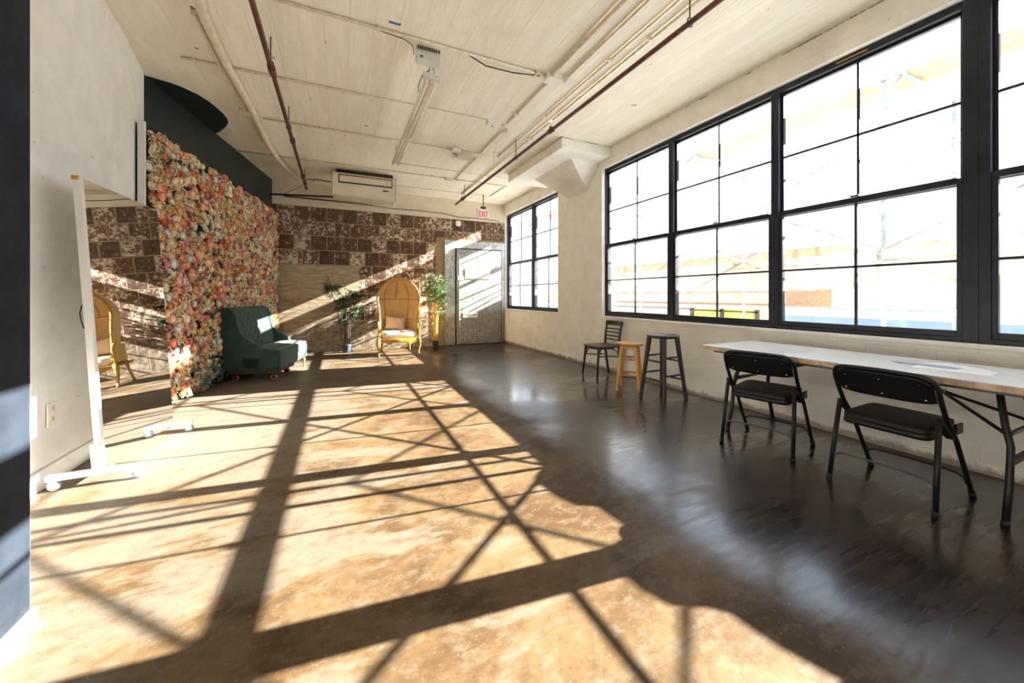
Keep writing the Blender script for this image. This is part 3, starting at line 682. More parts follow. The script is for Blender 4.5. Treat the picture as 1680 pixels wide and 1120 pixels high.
b = MB(); b.box(-0.47, 0.47, -0.058, -0.035, 0.0, 0.15); obj('louvre_frame', b, M['black_metal'], t, bevel=0.003)
b = MB(); b.box(-0.455, 0.455, -0.066, -0.045, 0.018, 0.132); obj('louvre', b, M['yellow_wood'] if False else M['ivory_plastic'], t, bevel=0.004)
b = MB(); b.box(0.30, 0.40, -0.026, -0.012, -0.075, -0.06); obj('badge', b, M['black_metal'], t)
b = MB(); b.box(-0.5, 0.5, 0.10, 0.58, 0.19, 0.285); obj('mounting_rail', b, M['stem_dark'], t)
pipe('refrigerant_line', [(-0.60, 8.7, CZ - .02), (-0.5, 8.5, CZ - .05), (-0.3, 8.2, CZ - .12), (-0.22, 8.05, CZ - .17), (-0.11, 7.95, CZ - .2)], 0.010, M['stem_dark'], 'dark line curving into the left side of the air conditioner', 'pipe')
t = thing('curtain_rod', 'black curtain rod hung below the ceiling by the brick wall', 'curtain rod', (0, 8.70, 3.22))
obj('rod', MB().tube([(-1.20, 0, -0.03), (0.98, 0, 0.10)], 0.018, 8), M['black_metal'], t)
obj('support_wire', MB().tube([(-1.0, 0, -0.02), (-0.35, -0.15, CZ - 3.22)], 0.004, 6), M['black_metal'], t)
pipe('wall_pipe', [(-1.0, BY - .04, 3.24), (0.4, BY - .04, 3.23), (0.7, BY - .04, 3.215)], 0.013, M['rust_pipe'], 'rusty brown pipe along the cream band above the brick', 'pipe')
pipe('wall_cable', [(0.7, BY - .03, 3.21), (1.1, BY - .03, 3.19), (1.7, BY - .03, 3.20), (2.3, BY - .03, 3.19), (2.7, BY - .03, 3.13), (3.4, BY - .03, 3.14), (3.75, BY - .03, 3.12), (3.86, BY - .03, 3.0), (3.88, BY - .03, 2.62)], 0.007, M['rust_pipe'], 'thin reddish cable along the top of the brick to the door corner', 'cable')
b = MB(); b.sq((2.70, BY - .01, 2.98), (0.07, 0.02, 0.07), 0.7); tag(obj('wall_patch', b, M['white_plastic']), 'round white plastered patch high on the brick near the exit sign', 'patch')
b = MB(); b.box(0.40, 0.50, 3.385, 3.41, CZ - 0.003, CZ + .001); tag(obj('tape_strip', b, M['tape']), 'short strip of blue tape on the ceiling', 'tape')
# socket on left wall
t = thing('wall_socket', 'ivory electrical socket low on the white left wall', 'socket', (-1.675, 3.45, 0.44))
obj('cover_plate', MB().box(0, 0.008, -0.045, 0.045, -0.075, 0.075), M['white_plastic'], t, bevel=0.003)
for z in (-0.032, 0.032):
    o = obj('receptacle', MB().box(0.006, 0.011, -0.018, 0.018, z - .016, z + .016), M['ivory_plastic'], t, bevel=0.003)
    obj('slots', MB().box(0.0105, 0.0115, -0.009, -0.006, z - .006, z + .008).box(0.0105, 0.0115, 0.006, 0.009, z - .006, z + .008), M['black_metal'], o)

# ------------------------------------------------------------------ outside
b = MB(); b.box(OX, 70, -30, 60, -0.25, -0.05); struct('ground', b, M['concrete'])
b = MB(); b.box(OX - .02, OX + 0.10, Y0, 12, SZ - 0.12, SZ - 0.03); struct('trim_7', b, M['concrete'])
t = thing('scaffold', 'steel tube scaffold with crossed braces standing outside the windows', 'scaffold', (5.85, 1.82, -0.05))
L = Vector(t.location)
def sadd(name, b, m=None):
    b.v = [tuple(Vector(p) - L) for p in b.v]; return obj(name, b, m or M['steel'], t)
XI, XO = 5.0, 6.7; FY = [-3.27, -0.69, 1.89, 4.47, 7.05, 9.63]
for y in FY:
    for x in (XI, XO): sadd('post', MB().cyl((x, y, -0.05), (x, y, 3.58), 0.022, 8))
    sadd('rung', MB().cyl((XI - .12, y, 3.54), (XO, y, 3.54), 0.024, 8))
    sadd('rung', MB().cyl((XI, y, 3.10), (XO, y, 3.10), 0.016, 8))
    sadd('bracket', MB().cyl((XI, y + .01, 3.2), (XI + .4, y + .01, 3.52), 0.014, 6))
    b = MB(); b.box(XI - .04, XI + .04, y - .04, y + .04, 3.36, 3.46); sadd('clamp', b)
for i in range(len(FY) - 1):
    a, c = FY[i], FY[i + 1]
    for x, z0, z1 in ((XI, 1.66, 2.92), (XO, 1.80, 3.03)):
        sadd('brace', MB().cyl((x, a, z0), (x, c, z1), 0.013, 6)); sadd('brace', MB().cyl((x - .02, a, z1), (x - .02, c, z0), 0.013, 6))
sadd('guard_rail', MB().cyl((XI + .03, -4, 1.60), (XI + .03, 11, 1.60), 0.012, 6))
for k in range(3):
    x = 5.45 + k * 0.178
    b = MB(); b.box(x, x + 0.165, -4.0, 11.5, 3.575, 3.615)
    tag(obj('scaffold_plank', b, M['plank'], bevel=0.003), ['orange-brown scaffold plank overhead outside, row nearest the window', 'orange-brown scaffold plank overhead outside, middle row', 'orange-brown scaffold plank overhead outside, row farthest from the window'][k], 'plank', 'overhead scaffold planks')
top = [(-4, 1.62), (-.4, 1.60), (.17, 1.59), (.40, 1.63), (.55, 1.64), (.60, 1.665), (.65, 1.72), (.75, 1.74), (.87, 1.745), (.99, 1.73), (1.05, 1.69), (1.08, 1.64), (1.20, 1.635), (1.35, 1.64), (1.40, 1.69), (1.55, 1.715), (1.77, 1.72), (1.85, 1.69), (1.89, 1.655), (2.5, 1.645), (4, 1.64), (6, 1.62), (8, 1.61), (11, 1.61)]  # top edge of the added sun-blocking sheet, shaped for the floor's shadow edge
fine = []
for (y0, z0), (y1, z1) in zip(top, top[1:]):
    n = max(1, int((y1 - y0) / 0.12))
    for k in range(n): fine.append((y0 + (y1 - y0) * k / n, z0 + (z1 - z0) * k / n))
fine.append(top[-1])
b = MB(); g = []
for (y, z) in fine:
    g.append([b.vert((XI - 0.07 + 0.012 * sin(y * 9) * (k / 5) + 0.02 * sin(y * 2.3) * k / 5, y, z + (1.27 - z) * k / 5)) for k in range(6)])
for i in range(len(g) - 1):
    for k in range(5): b.face((g[i][k], g[i + 1][k], g[i + 1][k + 1], g[i][k + 1]), True)
tag(obj('sun_block_sheet', b, M['sheet'], solid=0.004), 'pale sheet added along the scaffold rail outside the windows to block low sun', 'sheet')
b = MB(); b.box(5.12, 5.16, 2.9, 9.5, 1.10, 1.24); tag(obj('guard_board', b, M['plank'], bevel=0.003), 'brown board lying low along the scaffold outside the far windows', 'plank')
b = MB(); b.cyl((5.2, 1.3, 1.035), (5.2, 9.5, 1.035), 0.028, 10); tag(obj('steel_pipe', b, M['steel']), 'grey pipe running level outside just under the brown board', 'pipe')
t = thing('parapet', 'pale blue parapet with a darker blue lower band outside the near windows', 'parapet', (7.6, -1, 0))
obj('panel', MB().box(-0.05, 0.1, -6, 5.3, 0.837, 0.985), M['pale_blue'], t, bevel=0.005); obj('lower_band', MB().box(-0.06, 0.1, -6, 5.3, 0.70, 0.836), M['blue'], t, bevel=0.005)
obj('base', MB().box(0, 0.1, -6, 5.3, -0.05, 0.70), M['concrete'], t)
b = MB(); b.box(5.3, 5.5, 2.3, 5.6, 0.62, 0.74); tag(obj('blue_beam', b, M['pale_blue'], bevel=0.01), 'light blue beam lying outside below the second window from the column', 'beam')
t = thing('yellow_lift', 'yellow machine with black struts seen low through the far window', 'machine', (9, 6.2, -0.05))
obj('deck', MB().box(-.5, .5, -.9, .9, 0.72, 0.97), M['yellow'], t, bevel=0.02)
for y in (-.85, 0, .85): obj('strut', MB().box(-.56, -.50, y - .04, y + .04, 0, 1.02), M['black_metal'], t)
obj('rail', MB().box(-.56, -.52, -.9, .9, 0.86, 0.90), M['black_metal'], t)
for nm, lab, x, y0, y1, z, m in (('far_building', 'low cream building far off beyond the scaffold, straight across', 26, -6, 12, 3.1, 'stucco'), ('far_building', 'low orange brick building far off beyond the farthest windows', 30, 14, 40, 4.6, 'brick_far'), ('far_building', 'pale block far off at the right end of the windows', 34, -20, -5, 5.2, 'stucco')):
    t = thing(nm, lab, 'building', (x, (y0 + y1) / 2, -0.05)); h = (y1 - y0) / 2
    obj('walls', MB().box(0, 6, -h, h, 0, z), M[m], t); obj('roof_edge', MB().box(-.1, 6.1, -h - .1, h + .1, z, z + .15), M['concrete'], t)
    for k in range(int(h)):
        y = -h + 1 + k * 2; o = obj('window', MB().box(-0.03, 0.05, y, y + 0.9, 1.6, 2.3), M['far_glass'], t)

# ------------------------------------------------------------------ folding table and what lies on it
t = thing('folding_table', 'long white folding table with scuffed wooden edge under the windows', 'table', (3.48, 1.43, 0))
TX0, TX1, TY0, TY1 = -0.38, 0.38, -1.03, 1.04
obj('tabletop', MB().box(TX0, TX1, TY0, TY1, 0.702, 0.738), M['ply_edge'], t, bevel=0.004)
obj('laminate_surface', MB().box(TX0 + .002, TX1 - .002, TY0 + .002, TY1 - .002, 0.738, 0.742), M['laminate'], t)['label'] = 'glossy white laminate'
obj('apron_bar', MB().box(TX0 + .03, TX0 + .05, TY0 + .1, TY1 - .1, 0.685, 0.708).box(TX1 - .05, TX1 - .03, TY0 + .1, TY1 - .1, 0.685, 0.708), M['stem_dark'], t)
for s, yl in ((-1, -0.72), (1, 0.82)):
    for q in (-1, 1):
        p = [(q * .16, yl + .06 * -s, .705), (q * .20, yl + .04 * -s, .60), (q * .235, yl + .02 * -s, .50), (q * .245, yl, .40), (q * .27, yl, .2), (q * .33, yl, 0.0)]
        obj('leg', MB().tube(p, 0.0155, 10), M['black_metal'], t)
        obj('foot_cap', MB().cyl((q * .33, yl, 0), (q * .325, yl, .03), 0.018, 10), M['black_metal'], t)
        obj('brace_arm', MB().bar((q * .24, yl, .45), (0.0, yl - s * .33, .60), 0.018, 0.006, (1, 0, 0)), M['black_metal'], t)
    obj('cross_bar', MB().bar((-.25, yl, .32), (.25, yl, .32), 0.022, 0.03), M['black_metal'], t)
    obj('cross_bar', MB().bar((-.24, yl, .47), (.24, yl, .47), 0.016, 0.016), M['black_metal'], t)
    obj('brace_arm', MB().bar((0.0, yl - s * .33, .60), (0.0, yl - s * .60, .70), 0.03, 0.006, (1, 0, 0)), M['black_metal'], t)
    obj('lock_ring', MB().tube([(0.02 * cos(a), yl - s * .31, .595 + .018 * sin(a)) for a in [k * pi / 6 for k in range(12)]], 0.0025, 6, closed=True), M['chrome'], t)['label'] = 'bright steel ring'
    obj('hinge_plate', MB().box(-.03, .03, yl - s * .60 - .03, yl - s * .60 + .03, .68, .708), M['black_metal'], t)
b = MB(); b.box(-.14, .14, -.10, .10, 0, .0015); o = obj('paper_sheet', b, M['paper']); o.location = (3.60, 1.02, .7425); o.rotation_euler[2] = radians(60); tag(o, 'white paper sheet lying flat on the table behind the blue-grey one', 'paper')
b = MB(); b.box(-.15, .15, -.05, .05, 0, .0015); o = obj('paper_sheet', b, M['blue_print']); o.location = (3.52, 1.12, .7445); o.rotation_euler[2] = radians(84); tag(o, 'narrow blue-grey sheet lying on the white papers on the table', 'paper')
b = MB(); b.box(-.16, .16, -.11, .11, 0, .0012); o = obj('paper_sheet', b, M['paper']); o.location = (3.46, .98, .7425); o.rotation_euler[2] = radians(96); tag(o, 'white paper sheet nearest the table front edge under the blue-grey one', 'paper')

# ------------------------------------------------------------------ folding chairs
def folding_chair(label, cat, loc, rz, group):
    t = thing('folding_chair', label, cat, loc, rz, group)
    BMt, VN = M['black_metal'], M['black_vinyl']
    # back frame tube: front foot - up the front leg - over the top - down again
    side = [(0.255, 0.0), (0.19, 0.10), (0.02, 0.37), (-0.10, 0.50), (-0.165, 0.60), (-0.205, 0.68)]
    def tb(y0):
        L_ = [(-0.238, y, z) for y, z in side]
        L_ += [(-0.232, -0.222, 0.715), (-0.215, -0.232, 0.738), (-0.18, -0.238, 0.750), (-0.09, -0.248, 0.755)]
        R_ = [(-x, y, z) for x, y, z in L_][::-1]
        return L_ + [(0, -0.252, 0.757)] + R_
    obj('back_frame', MB().tube(tb(0), 0.0125, 10), BMt, t)
    for q in (-1, 1):
        obj('leg', MB().tube([(q * .243, -.262, 0), (q * .236, -.215, .27), (q * .228, -.165, .52)], 0.0135, 10), BMt, t)
        obj('foot_cap', MB().cyl((q * .2435, -.263, 0), (q * .2425, -.258, .035), 0.0165, 10), BMt, t)
        obj('foot_cap', MB().cyl((q * .238, .256, 0), (q * .238, .232, .035), 0.0165, 10), BMt, t)
        obj('hinge_bracket', MB().bar((q * .226, -.165, .50), (q * .226, -.02, .385), 0.006, 0.035, (q, 0, 0.01)), BMt, t)
        obj('pivot_bracket', MB().box(q * .212 - .006, q * .212 + .006, .10, .19, .385, .445), BMt, t, bevel=0.003)
        for yy, zz in ((-.165, .50), (-.10, .455)): obj('rivet', MB().cyl((q * .222, yy, zz), (q * .235, yy, zz), 0.006, 8), M['rivet'], t)
    # curved back panel
    def bp(u, v):
        x = -.222 + .444 * u; k = 1 - (abs(x) / .222) ** 6
        z = .588 + .155 * v; y = -.162 - (z - .588) * .46 - .022 * (1 - (x / .225) ** 2) 
        if v > .5: z = .588 + .155 * .5 + (z - .588 - .0775) * (0.55 + .45 * k)
        if v < .5: z = .588 + .0775 - (.6655 - z) * (0.78 + .22 * k)
        return (x, y, z)
    b = MB(); b.grid(bp, 24, 8); obj('backrest', b, VN, t, solid=0.022, bevel=0.005)
    for x in (-.17, 0, .17):
        for z in (.612, .70):
            xx = x * (1.08 if z < .65 else 1); y = -.162 - (z - .588) * .46 - .022 * (1 - (xx / .225) ** 2)
            obj('rivet', MB().lathe([(0.006, 0), (0.005, .002), (0.002, .003)], (0, 0, 0), 10, Matrix.Translation((xx, y - .010, z)) @ Matrix.Rotation(radians(70), 4, 'X')), M['rivet'], t)
    # padded seat
    b = MB(); b.sq((0, 0, .438), (.203, .195, .026), .24, 40, 10, Matrix.Translation((0, -.005, 0)) @ Matrix.Rotation(radians(2.5), 4, 'X')); obj('seat_pad', b, VN, t)
    b = MB(); b.sq((0, 0, .412), (.205, .197, .020), .22, 40, 8, Matrix.Translation((0, -.005, 0)) @ Matrix.Rotation(radians(2.5), 4, 'X')); obj('seat_pan', b, BMt, t)
    def bow(y, z, x): return [(-x, y, z - .055), (-x + .012, y, z - .02), (-x + .045, y, z - .002), (-x * .5, y, z + .004), (0, y, z + .005), (x * .5, y, z + .004), (x - .045, y, z - .002), (x - .012, y, z - .02), (x, y, z - .055)]
    obj('stretcher', MB().tube(bow(-.232, .185, .238), 0.007, 8), M['steel_dark'], t)
    obj('stretcher', MB().tube([(x, .175, z) for x, _, z in bow(0, .145, .236)], 0.007, 8), BMt, t)
    return t
folding_chair('black folding chair at the left half of the long white table', 'chair', (3.172, 1.92, 0), radians(-76.5), 'black folding chairs at the table')
folding_chair('black folding chair nearest the camera at the right half of the table', 'chair', (3.19, 1.135, 0), radians(-90.5), 'black folding chairs at the table')

# ------------------------------------------------------------------ stools and side chair
def stool(label, loc, rz, r, h, rt, rb, lw, m, seatm, rungs, apron=False):
    t = thing('bar_stool', label, 'stool', loc, rz)
    b = MB(); b.lathe([(r * .90, h - .034), (r * .985, h - .028), (r, h - .012), (r * .985, h - .003), (r * .93, h), (r * .5, h - .004), (0.01, h - .005)], (0, 0, 0), 40); obj('seat', b, seatm, t)
    zt = h - .034; fp = {}
    for sx in (-1, 1):
        for sy in (-1, 1):
            P0 = Vector((sx * rb, sy * rb, 0)); P1 = Vector((sx * rt, sy * rt, zt)); a = lw / 2; c = lw / 2 * 1.15
            b = MB(); q = []
            for P_, w_ in ((P0, a * .85), (P1, c)):
                q.append([b.vert((P_.x + dx * w_, P_.y + dy * w_, P_.z)) for dx, dy in ((-1, -1), (1, -1), (1, 1), (-1, 1))])
            b.face(q[0][::-1]); b.face(q[1])
            for k in range(4): b.face((q[0][k], q[0][(k + 1) % 4], q[1][(k + 1) % 4], q[1][k]))
            obj('leg', b, m, t, bevel=0.004)
    def at(sx, sy, z): 
        f = z / zt; s = rb + (rt - rb) * f; return Vector((sx * s, sy * s, z))
    for za, zb_ in rungs:
        for ax in (0, 1):
            z = za if ax == 0 else zb_
            for s in (-1, 1):
                A, B = (at(-1, s, z), at(1, s, z)) if ax == 0 else (at(s, -1, z), at(s, 1, z))
                obj('rung', MB().tube([A, A.lerp(B, .5), B], [0.009, 0.012, 0.009], 8), m, t)
    if apron:
        z = h - .055; s = rt * 1.02
        for (x0, x1, y0, y1) in ((-s, s, -s - .008, -s + .008), (-s, s, s - .008, s + .008), (-s - .008, -s + .008, -s, s), (s - .008, s + .008, -s, s)):
            obj('apron', MB().box(x0, x1, y0, y1, z - .02, z + .02), m, t)
    return t
stool('short honey-coloured wooden stool between the dark chair and the tall dark stool', (3.405, 3.775, 0), radians(39), .168, .60, .085, .135, .034, M['yellow_wood'], M['yellow_wood'], ((.17, .20), (.37, .40)), True)
stool('tall dark-painted wooden stool standing alone beside the short honey-coloured one', (3.43, 3.25, 0), radians(2), .180, .75, .105, .175, .036, M['grey_brown'], M['grey_brown'], ((.30, .24), (.50, .45)))
t = thing('side_chair', 'dark wooden side chair with slatted back beside the short stool', 'chair', (3.63, 4.62, 0), radians(86))
DW = M['dark_wood']
b = MB(); b.sq((0, .02, .452), (.205, .215, .016), .35, 40, 8); obj('seat', b, M['brown_seat'], t)['label'] = 'brown varnished seat'
b = MB(); b.tube([(.19 * cos(a), .02 + .19 * sin(a), .428) for a in [k * 2 * pi / 28 for k in range(28)]], 0.015, 8, closed=True); obj('seat_ring', b, DW, t)
for q in (-1, 1):
    obj('leg', MB().tube([(q * .17, .17, .44), (q * .185, .195, .22), (q * .20, .215, 0)], [.020, .016, .012], 10), DW, t)
    obj('leg', MB().tube([(q * .165, -.235, 0), (q * .17, -.20, .22), (q * .175, -.175, .44), (q * .18, -.19, .62), (q * .185, -.225, .81)], [.014, .017, .019, .016, .014], 10), DW, t)
    obj('leg_brace', MB().tube([(q * .185, .19, .27), (q * .155, .13, .40), (q * .12, .08, .425)], .007, 8), DW, t)
    obj('leg_brace', MB().tube([(q * .17, -.205, .26), (q * .16, -.15, .37), (q * .14, -.06, .42)], .007, 8), DW, t)
b = MB(); b.tube([(-.185, .18, .31), (-.12, .05, .30), (-.11, -.06, .30), (-.165, -.20, .29)], .008, 8); obj('side_hoop', b, DW, t)
b = MB(); b.tube([(.185, .18, .31), (.12, .05, .30), (.11, -.06, .30), (.165, -.20, .29)], .008, 8); obj('side_hoop', b, DW, t)
def slat(z0, z1, th=.014, bow=.03, ex=0.0):
    b = MB()
    def fn(u, v):
        x = -.185 - ex + (.37 + 2 * ex) * u; z = z0 + (z1 - z0) * v
        y = -.19 - max(0, (z - .62)) * .18 - bow * (1 - (x / .2) ** 2); return (x, y, z)
    b.grid(fn, 14, 2); return b
obj('top_rail', slat(.745, .815, ex=.02), DW, t, solid=.022, bevel=.004)
for z in (.52, .575, .63, .685): obj('slat', slat(z, z + .018), DW, t, solid=.012)

# ------------------------------------------------------------------ rolling mirror
t = thing('rolling_mirror', 'tall leaning mirror on a white wheeled stand against the left wall', 'mirror', (-1.42, 3.78, 0))
L = Vector(t.location)
eps, tilt = radians(-2.1), radians(3.4)
hw, hh = 0.508, 0.945
Mm = Matrix.Translation((-1.352, 3.82, 0.065)) @ Matrix.Rotation(eps, 4, 'Z') @ Matrix.Rotation(-tilt, 4, 'Y')
LM = Matrix.Translation(-L) @ Mm
def mb_(f): b = MB(); f(b); b.v = [tuple(LM @ Vector(p)) for p in b.v]; return b
obj('mirror_pane', mb_(lambda b: b.box(-.003, 0.003, -hw + .021, hw, 0.0, 2 * hh)), M['mirror'], t)
obj('backing_board', mb_(lambda b: b.box(-.022, -.004, -hw, hw - .003, 0.0, 2 * hh)), M['white_paint'], t, bevel=.002)
obj('side_rail', mb_(lambda b: b.box(-.03, .008, -hw - .012, -hw + .022, .03, 2 * hh + .003)), M['white_paint'], t, bevel=.003)
obj('side_rail', mb_(lambda b: b.box(-.03, -.006, hw - .04, hw - .002, -.03, 2 * hh)), M['white_paint'], t, bevel=.003)
obj('bottom_rail', mb_(lambda b: b.box(-.03, -.006, -hw, hw - .01, -.005, .04)), M['white_paint'], t, bevel=.003)
obj('corner_cap', mb_(lambda b: b.box(-.034, .0, -hw - .014, -hw + .008, 2 * hh - .02, 2 * hh + .006)), M['gold'], t)['label'] = 'small gold corner'
for y in (3.295, 4.235):
    dy = y - L.y
    obj('foot_bar', MB().box(-.20, .25, dy - .02, dy + .02, .062, .098), M['white_paint'], t, bevel=.003)
    obj('upright', MB().bar((.03, dy + (.0 if y < 3.7 else -.03), .09), (.018, dy + (.0 if y < 3.7 else -.03), .26), .045, .03, (0, 1, 0)), M['white_paint'], t, bevel=.003)
    for x in (-.165, .228):
        c = MB(); c.cyl((x - .0, dy - .012, .031), (x, dy + .012, .031), .031, 20); cs = obj('caster', c, M['grey_rubber'], t, bevel=.004)
        c = MB(); c.box(x - .018, x + .018, dy - .02, dy - .014, .02, .062); c.box(x - .018, x + .018, dy + .014, dy + .02, .02, .062); c.cyl((x, dy - .021, .031), (x, dy + .021, .031), .010, 12); obj('caster_fork', c, M['white_plastic'], cs)
obj('cord_clip', mb_(lambda b: b.tube([(-.03, -hw - .014, 1.08), (-.04, -hw - .02, 1.03), (-.036, -hw - .02, .98), (-.03, -hw - .014, .93)], .003, 6)), M['black_metal'], t)

# ------------------------------------------------------------------ flower wall
U = Vector((0.149, 1.0, 0)).normalized(); N = Vector((U.y, -U.x, 0)); O = Vector((-1.753, 4.93, 0)); FL, FH = 4.06, 2.91
ang = atan2(U.y, U.x) - pi / 2
t = thing('flower_wall', 'tall wall of peach, cream and pink silk roses behind the green sofa', 'flower wall', O, ang)
# local: x = normal, y = along wall, z up
obj('backing', MB().box(-.05, .015, 0, FL, 0.02, FH), M['moss'], t)
obj('edge_post', MB().box(-.03, .03, -.028, -.002, 0, FH + .01), M['white_paint'], t, bevel=.003)
rng = random.Random(7)
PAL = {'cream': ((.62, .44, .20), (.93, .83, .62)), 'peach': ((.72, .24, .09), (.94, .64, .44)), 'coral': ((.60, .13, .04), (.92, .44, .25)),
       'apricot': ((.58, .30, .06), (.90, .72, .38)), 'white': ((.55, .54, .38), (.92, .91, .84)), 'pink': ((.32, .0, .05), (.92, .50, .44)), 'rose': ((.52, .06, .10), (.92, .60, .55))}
def lerp(a, b, k): return tuple(a[i] + (b[i] - a[i]) * k for i in range(3))
def petal(b, a, th0, th1, rad, dz, w_, flare, cin, cout, T, ruf, r, nv=3):
    """petal lying on a sphere of radius rad, from polar angle th0 (root) to th1 (tip)"""
    g = []
    for j in range(nv + 1):
        v = j / nv; th = th0 + (th1 - th0) * v; wv = w_ * (.45 + .75 * sin(pi * min(1, .15 + v * .60)))
        if j == nv: wv *= .66
        row = []
        for u in (-1, 0, 1):
            aa = a + u * wv * .5 / max(.35, sin(th)); rr = rad * (1 + flare * v * v - .05 * abs(u) * v) + (ruf * r.uniform(-1, 1) * rad * v if ruf else 0)
            row.append(b.vert(T @ Vector((rr * sin(th) * cos(aa), rr * sin(th) * sin(aa), dz + rr * cos(th)))))
        g.append(row)
    for j in range(nv):
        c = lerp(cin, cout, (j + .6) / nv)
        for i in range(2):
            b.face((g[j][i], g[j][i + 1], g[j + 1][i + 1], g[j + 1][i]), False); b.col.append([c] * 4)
def flower(b, T, kind, R, r):
    cin, cout = PAL[kind]; j = r.uniform(.9, 1.08); cin = tuple(min(1, c * j) for c in cin); cout = tuple(min(1, c * j * r.uniform(.95, 1.05)) for c in cout)
    typ = r.random(); D_ = radians
    if kind in ('coral', 'peach') and typ < .6 or typ < .12:      # ruffled carnation head
        for q_, (n, t0, t1, rd, w_) in enumerate(((5, 60, 8, .45, .5), (8, 85, 28, .68, .5), (10, 100, 50, .86, .5), (11, 108, 72, 1.0, .5), (11, 112, 92, 1.06, .5))):
            for k in range(n):
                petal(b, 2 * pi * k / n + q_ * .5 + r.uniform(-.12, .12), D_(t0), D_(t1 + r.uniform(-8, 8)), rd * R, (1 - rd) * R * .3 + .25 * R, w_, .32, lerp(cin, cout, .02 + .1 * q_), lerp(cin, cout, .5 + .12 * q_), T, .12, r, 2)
    elif typ < .74:                                               # opening rose
        for q_, (n, t0, t1, rd, w_, fl_) in enumerate(((3, 80, 10, .26, 1.4, .1), (4, 95, 26, .42, 1.25, .2), (5, 100, 45, .60, 1.1, .28), (5, 104, 66, .80, 1.1, .36), (6, 108, 86, .96, 1.0, .40))):
            for k in range(n):
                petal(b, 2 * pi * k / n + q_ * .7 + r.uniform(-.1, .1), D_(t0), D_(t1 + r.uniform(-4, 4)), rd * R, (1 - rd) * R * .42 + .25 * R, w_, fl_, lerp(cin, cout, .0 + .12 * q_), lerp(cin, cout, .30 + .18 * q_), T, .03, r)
    else:                                                         # round closed peony
        for q_, (n, t0, t1, rd, w_, fl_) in enumerate(((3, 70, 6, .45, 1.3, .05), (5, 90, 26, .66, 1.1, .12), (6, 102, 48, .84, 1.0, .2), (7, 110, 74, .98, .95, .3))):
            for k in range(n):
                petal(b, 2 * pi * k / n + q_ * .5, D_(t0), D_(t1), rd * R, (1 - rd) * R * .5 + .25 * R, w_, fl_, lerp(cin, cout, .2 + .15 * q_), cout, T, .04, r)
SN, CS_ = sin(YAW), cos(YAW)
def proj(p):
    d = p.x * SN + p.y * CS_; l = p.x * CS_ - p.y * SN
    return 840 + F_PX * l / d, 485 - F_PX * (p.z - 1.2) / d, d
cells = []; sp = 0.099; row = 0; z = 0.07
while z < FH - .01:
    y = .04 + (sp / 2 if row % 2 else 0)
    while y < FL - .02:
        cells.append((y + rng.uniform(-.022, .022), z + rng.uniform(-.02, .02))); y += sp
    z += sp * .87; row += 1
fl = []
for (y, z) in cells:
    low = max(0, .42 - z) / .42
    gap = .05 + .75 * low * min(1, max(0, (y - .75) / .6))
    if rng.random() < gap: continue
    hi = z / FH; wts = dict(cream=.36, peach=.20 + .04 * hi, coral=.05 + .05 * hi, apricot=.15, white=.17 - .08 * hi, pink=.06, rose=.08 - .04 * hi)
    kind = rng.choices(list(wts), list(wts.values()))[0]
    R = rng.uniform(.038, .056) * (.95 if kind == 'pink' else 1)
    fl.append((y, z, kind, R, rng.random()))
def fmat(y, z, R, s):
    q = random.Random(int(s * 1e6)); ax = Matrix.Rotation(pi / 2 + q.uniform(-.42, .42), 4, 'Y') @ Matrix.Identity(4)
    return Matrix.Translation((.018 + q.uniform(0, .03), y, z)) @ Matrix.Rotation(q.uniform(-.45, .45), 4, 'Z') @ ax @ Matrix.Rotation(q.uniform(0, 6.28), 4, 'Z')
Rm = Matrix.Translation(O) @ Matrix.Rotation(ang, 4, 'Z')
sc_ = []
for i, (y, z, k, R, s) in enumerate(fl):
    px, py, d = proj(Rm @ Vector((.08, y, z)))
    vis = px > 246 and not (px < 284 and py > 332)
    vis = vis and not (350 < px < 505 and py > 500)
    sc_.append((-(R / d) if vis else 1, i))
best = set(i for _, i in sorted(sc_)[:100])
rest = MB()
for i, (y, z, k, R, s) in enumerate(fl):
    q = random.Random(i); T = fmat(y, z, R, s)
    if i in best:
        b = MB(); flower(b, Matrix.Translation(-T.translation) @ T, k, R, q); o = obj('flower_head', b, M['petal'], t); o.location = T.translation
    else: flower(rest, T, k, R, q)
tag(obj('flower_heads', rest, M['petal'], t), kind='stuff')
def leafquad(b, p, d, n, L_, W_):
    d = d.normalized(); s = d.cross(n).normalized(); a = p; m_ = p + d * L_ * .45; e = p + d * L_ - n * L_ * .12
    i0 = b.vert(a); i1 = b.vert(m_ + s * W_ / 2 + n * .004); i2 = b.vert(e); i3 = b.vert(m_ - s * W_ / 2 + n * .004)
    b.face((i0, i1, i2), False); b.face((i0, i2, i3), False)
lv = MB(); sg = MB()
for k in range(2600):
    y = rng.uniform(0, FL); z = rng.uniform(.02, FH)
    a = rng.uniform(0, 2 * pi); d = Vector((.25, cos(a), sin(a))); n = Vector((1, rng.uniform(-.5, .5), rng.uniform(-.5, .5))).normalized()
    leafquad(lv, Vector((.02 + rng.uniform(0, .05), y, z)), d, n, rng.uniform(.05, .085), rng.uniform(.02, .032))
for k in range(1900):
    y = .55 + (FL - .55) * rng.random() ** .8; z = abs(rng.gauss(0, .19)) + .01
    if rng.random() < .12: z = rng.uniform(0, FH)
    a = rng.uniform(0, 2 * pi); d = Vector((rng.uniform(0, .9), cos(a), sin(a) * .8 + .1)); n = Vector((1, rng.uniform(-.7, .7), rng.uniform(-.2, .8))).normalized()
    leafquad(sg, Vector((.03 + rng.uniform(0, .07), y, z + .02)), d, n, rng.uniform(.035, .06), rng.uniform(.024, .038))
tag(obj('rose_leaves', lv, M['dkleaf'], t), kind='stuff'); tag(obj('sage_leaves', sg, M['sage'], t), 'grey-green leaves along the bottom', kind='stuff')

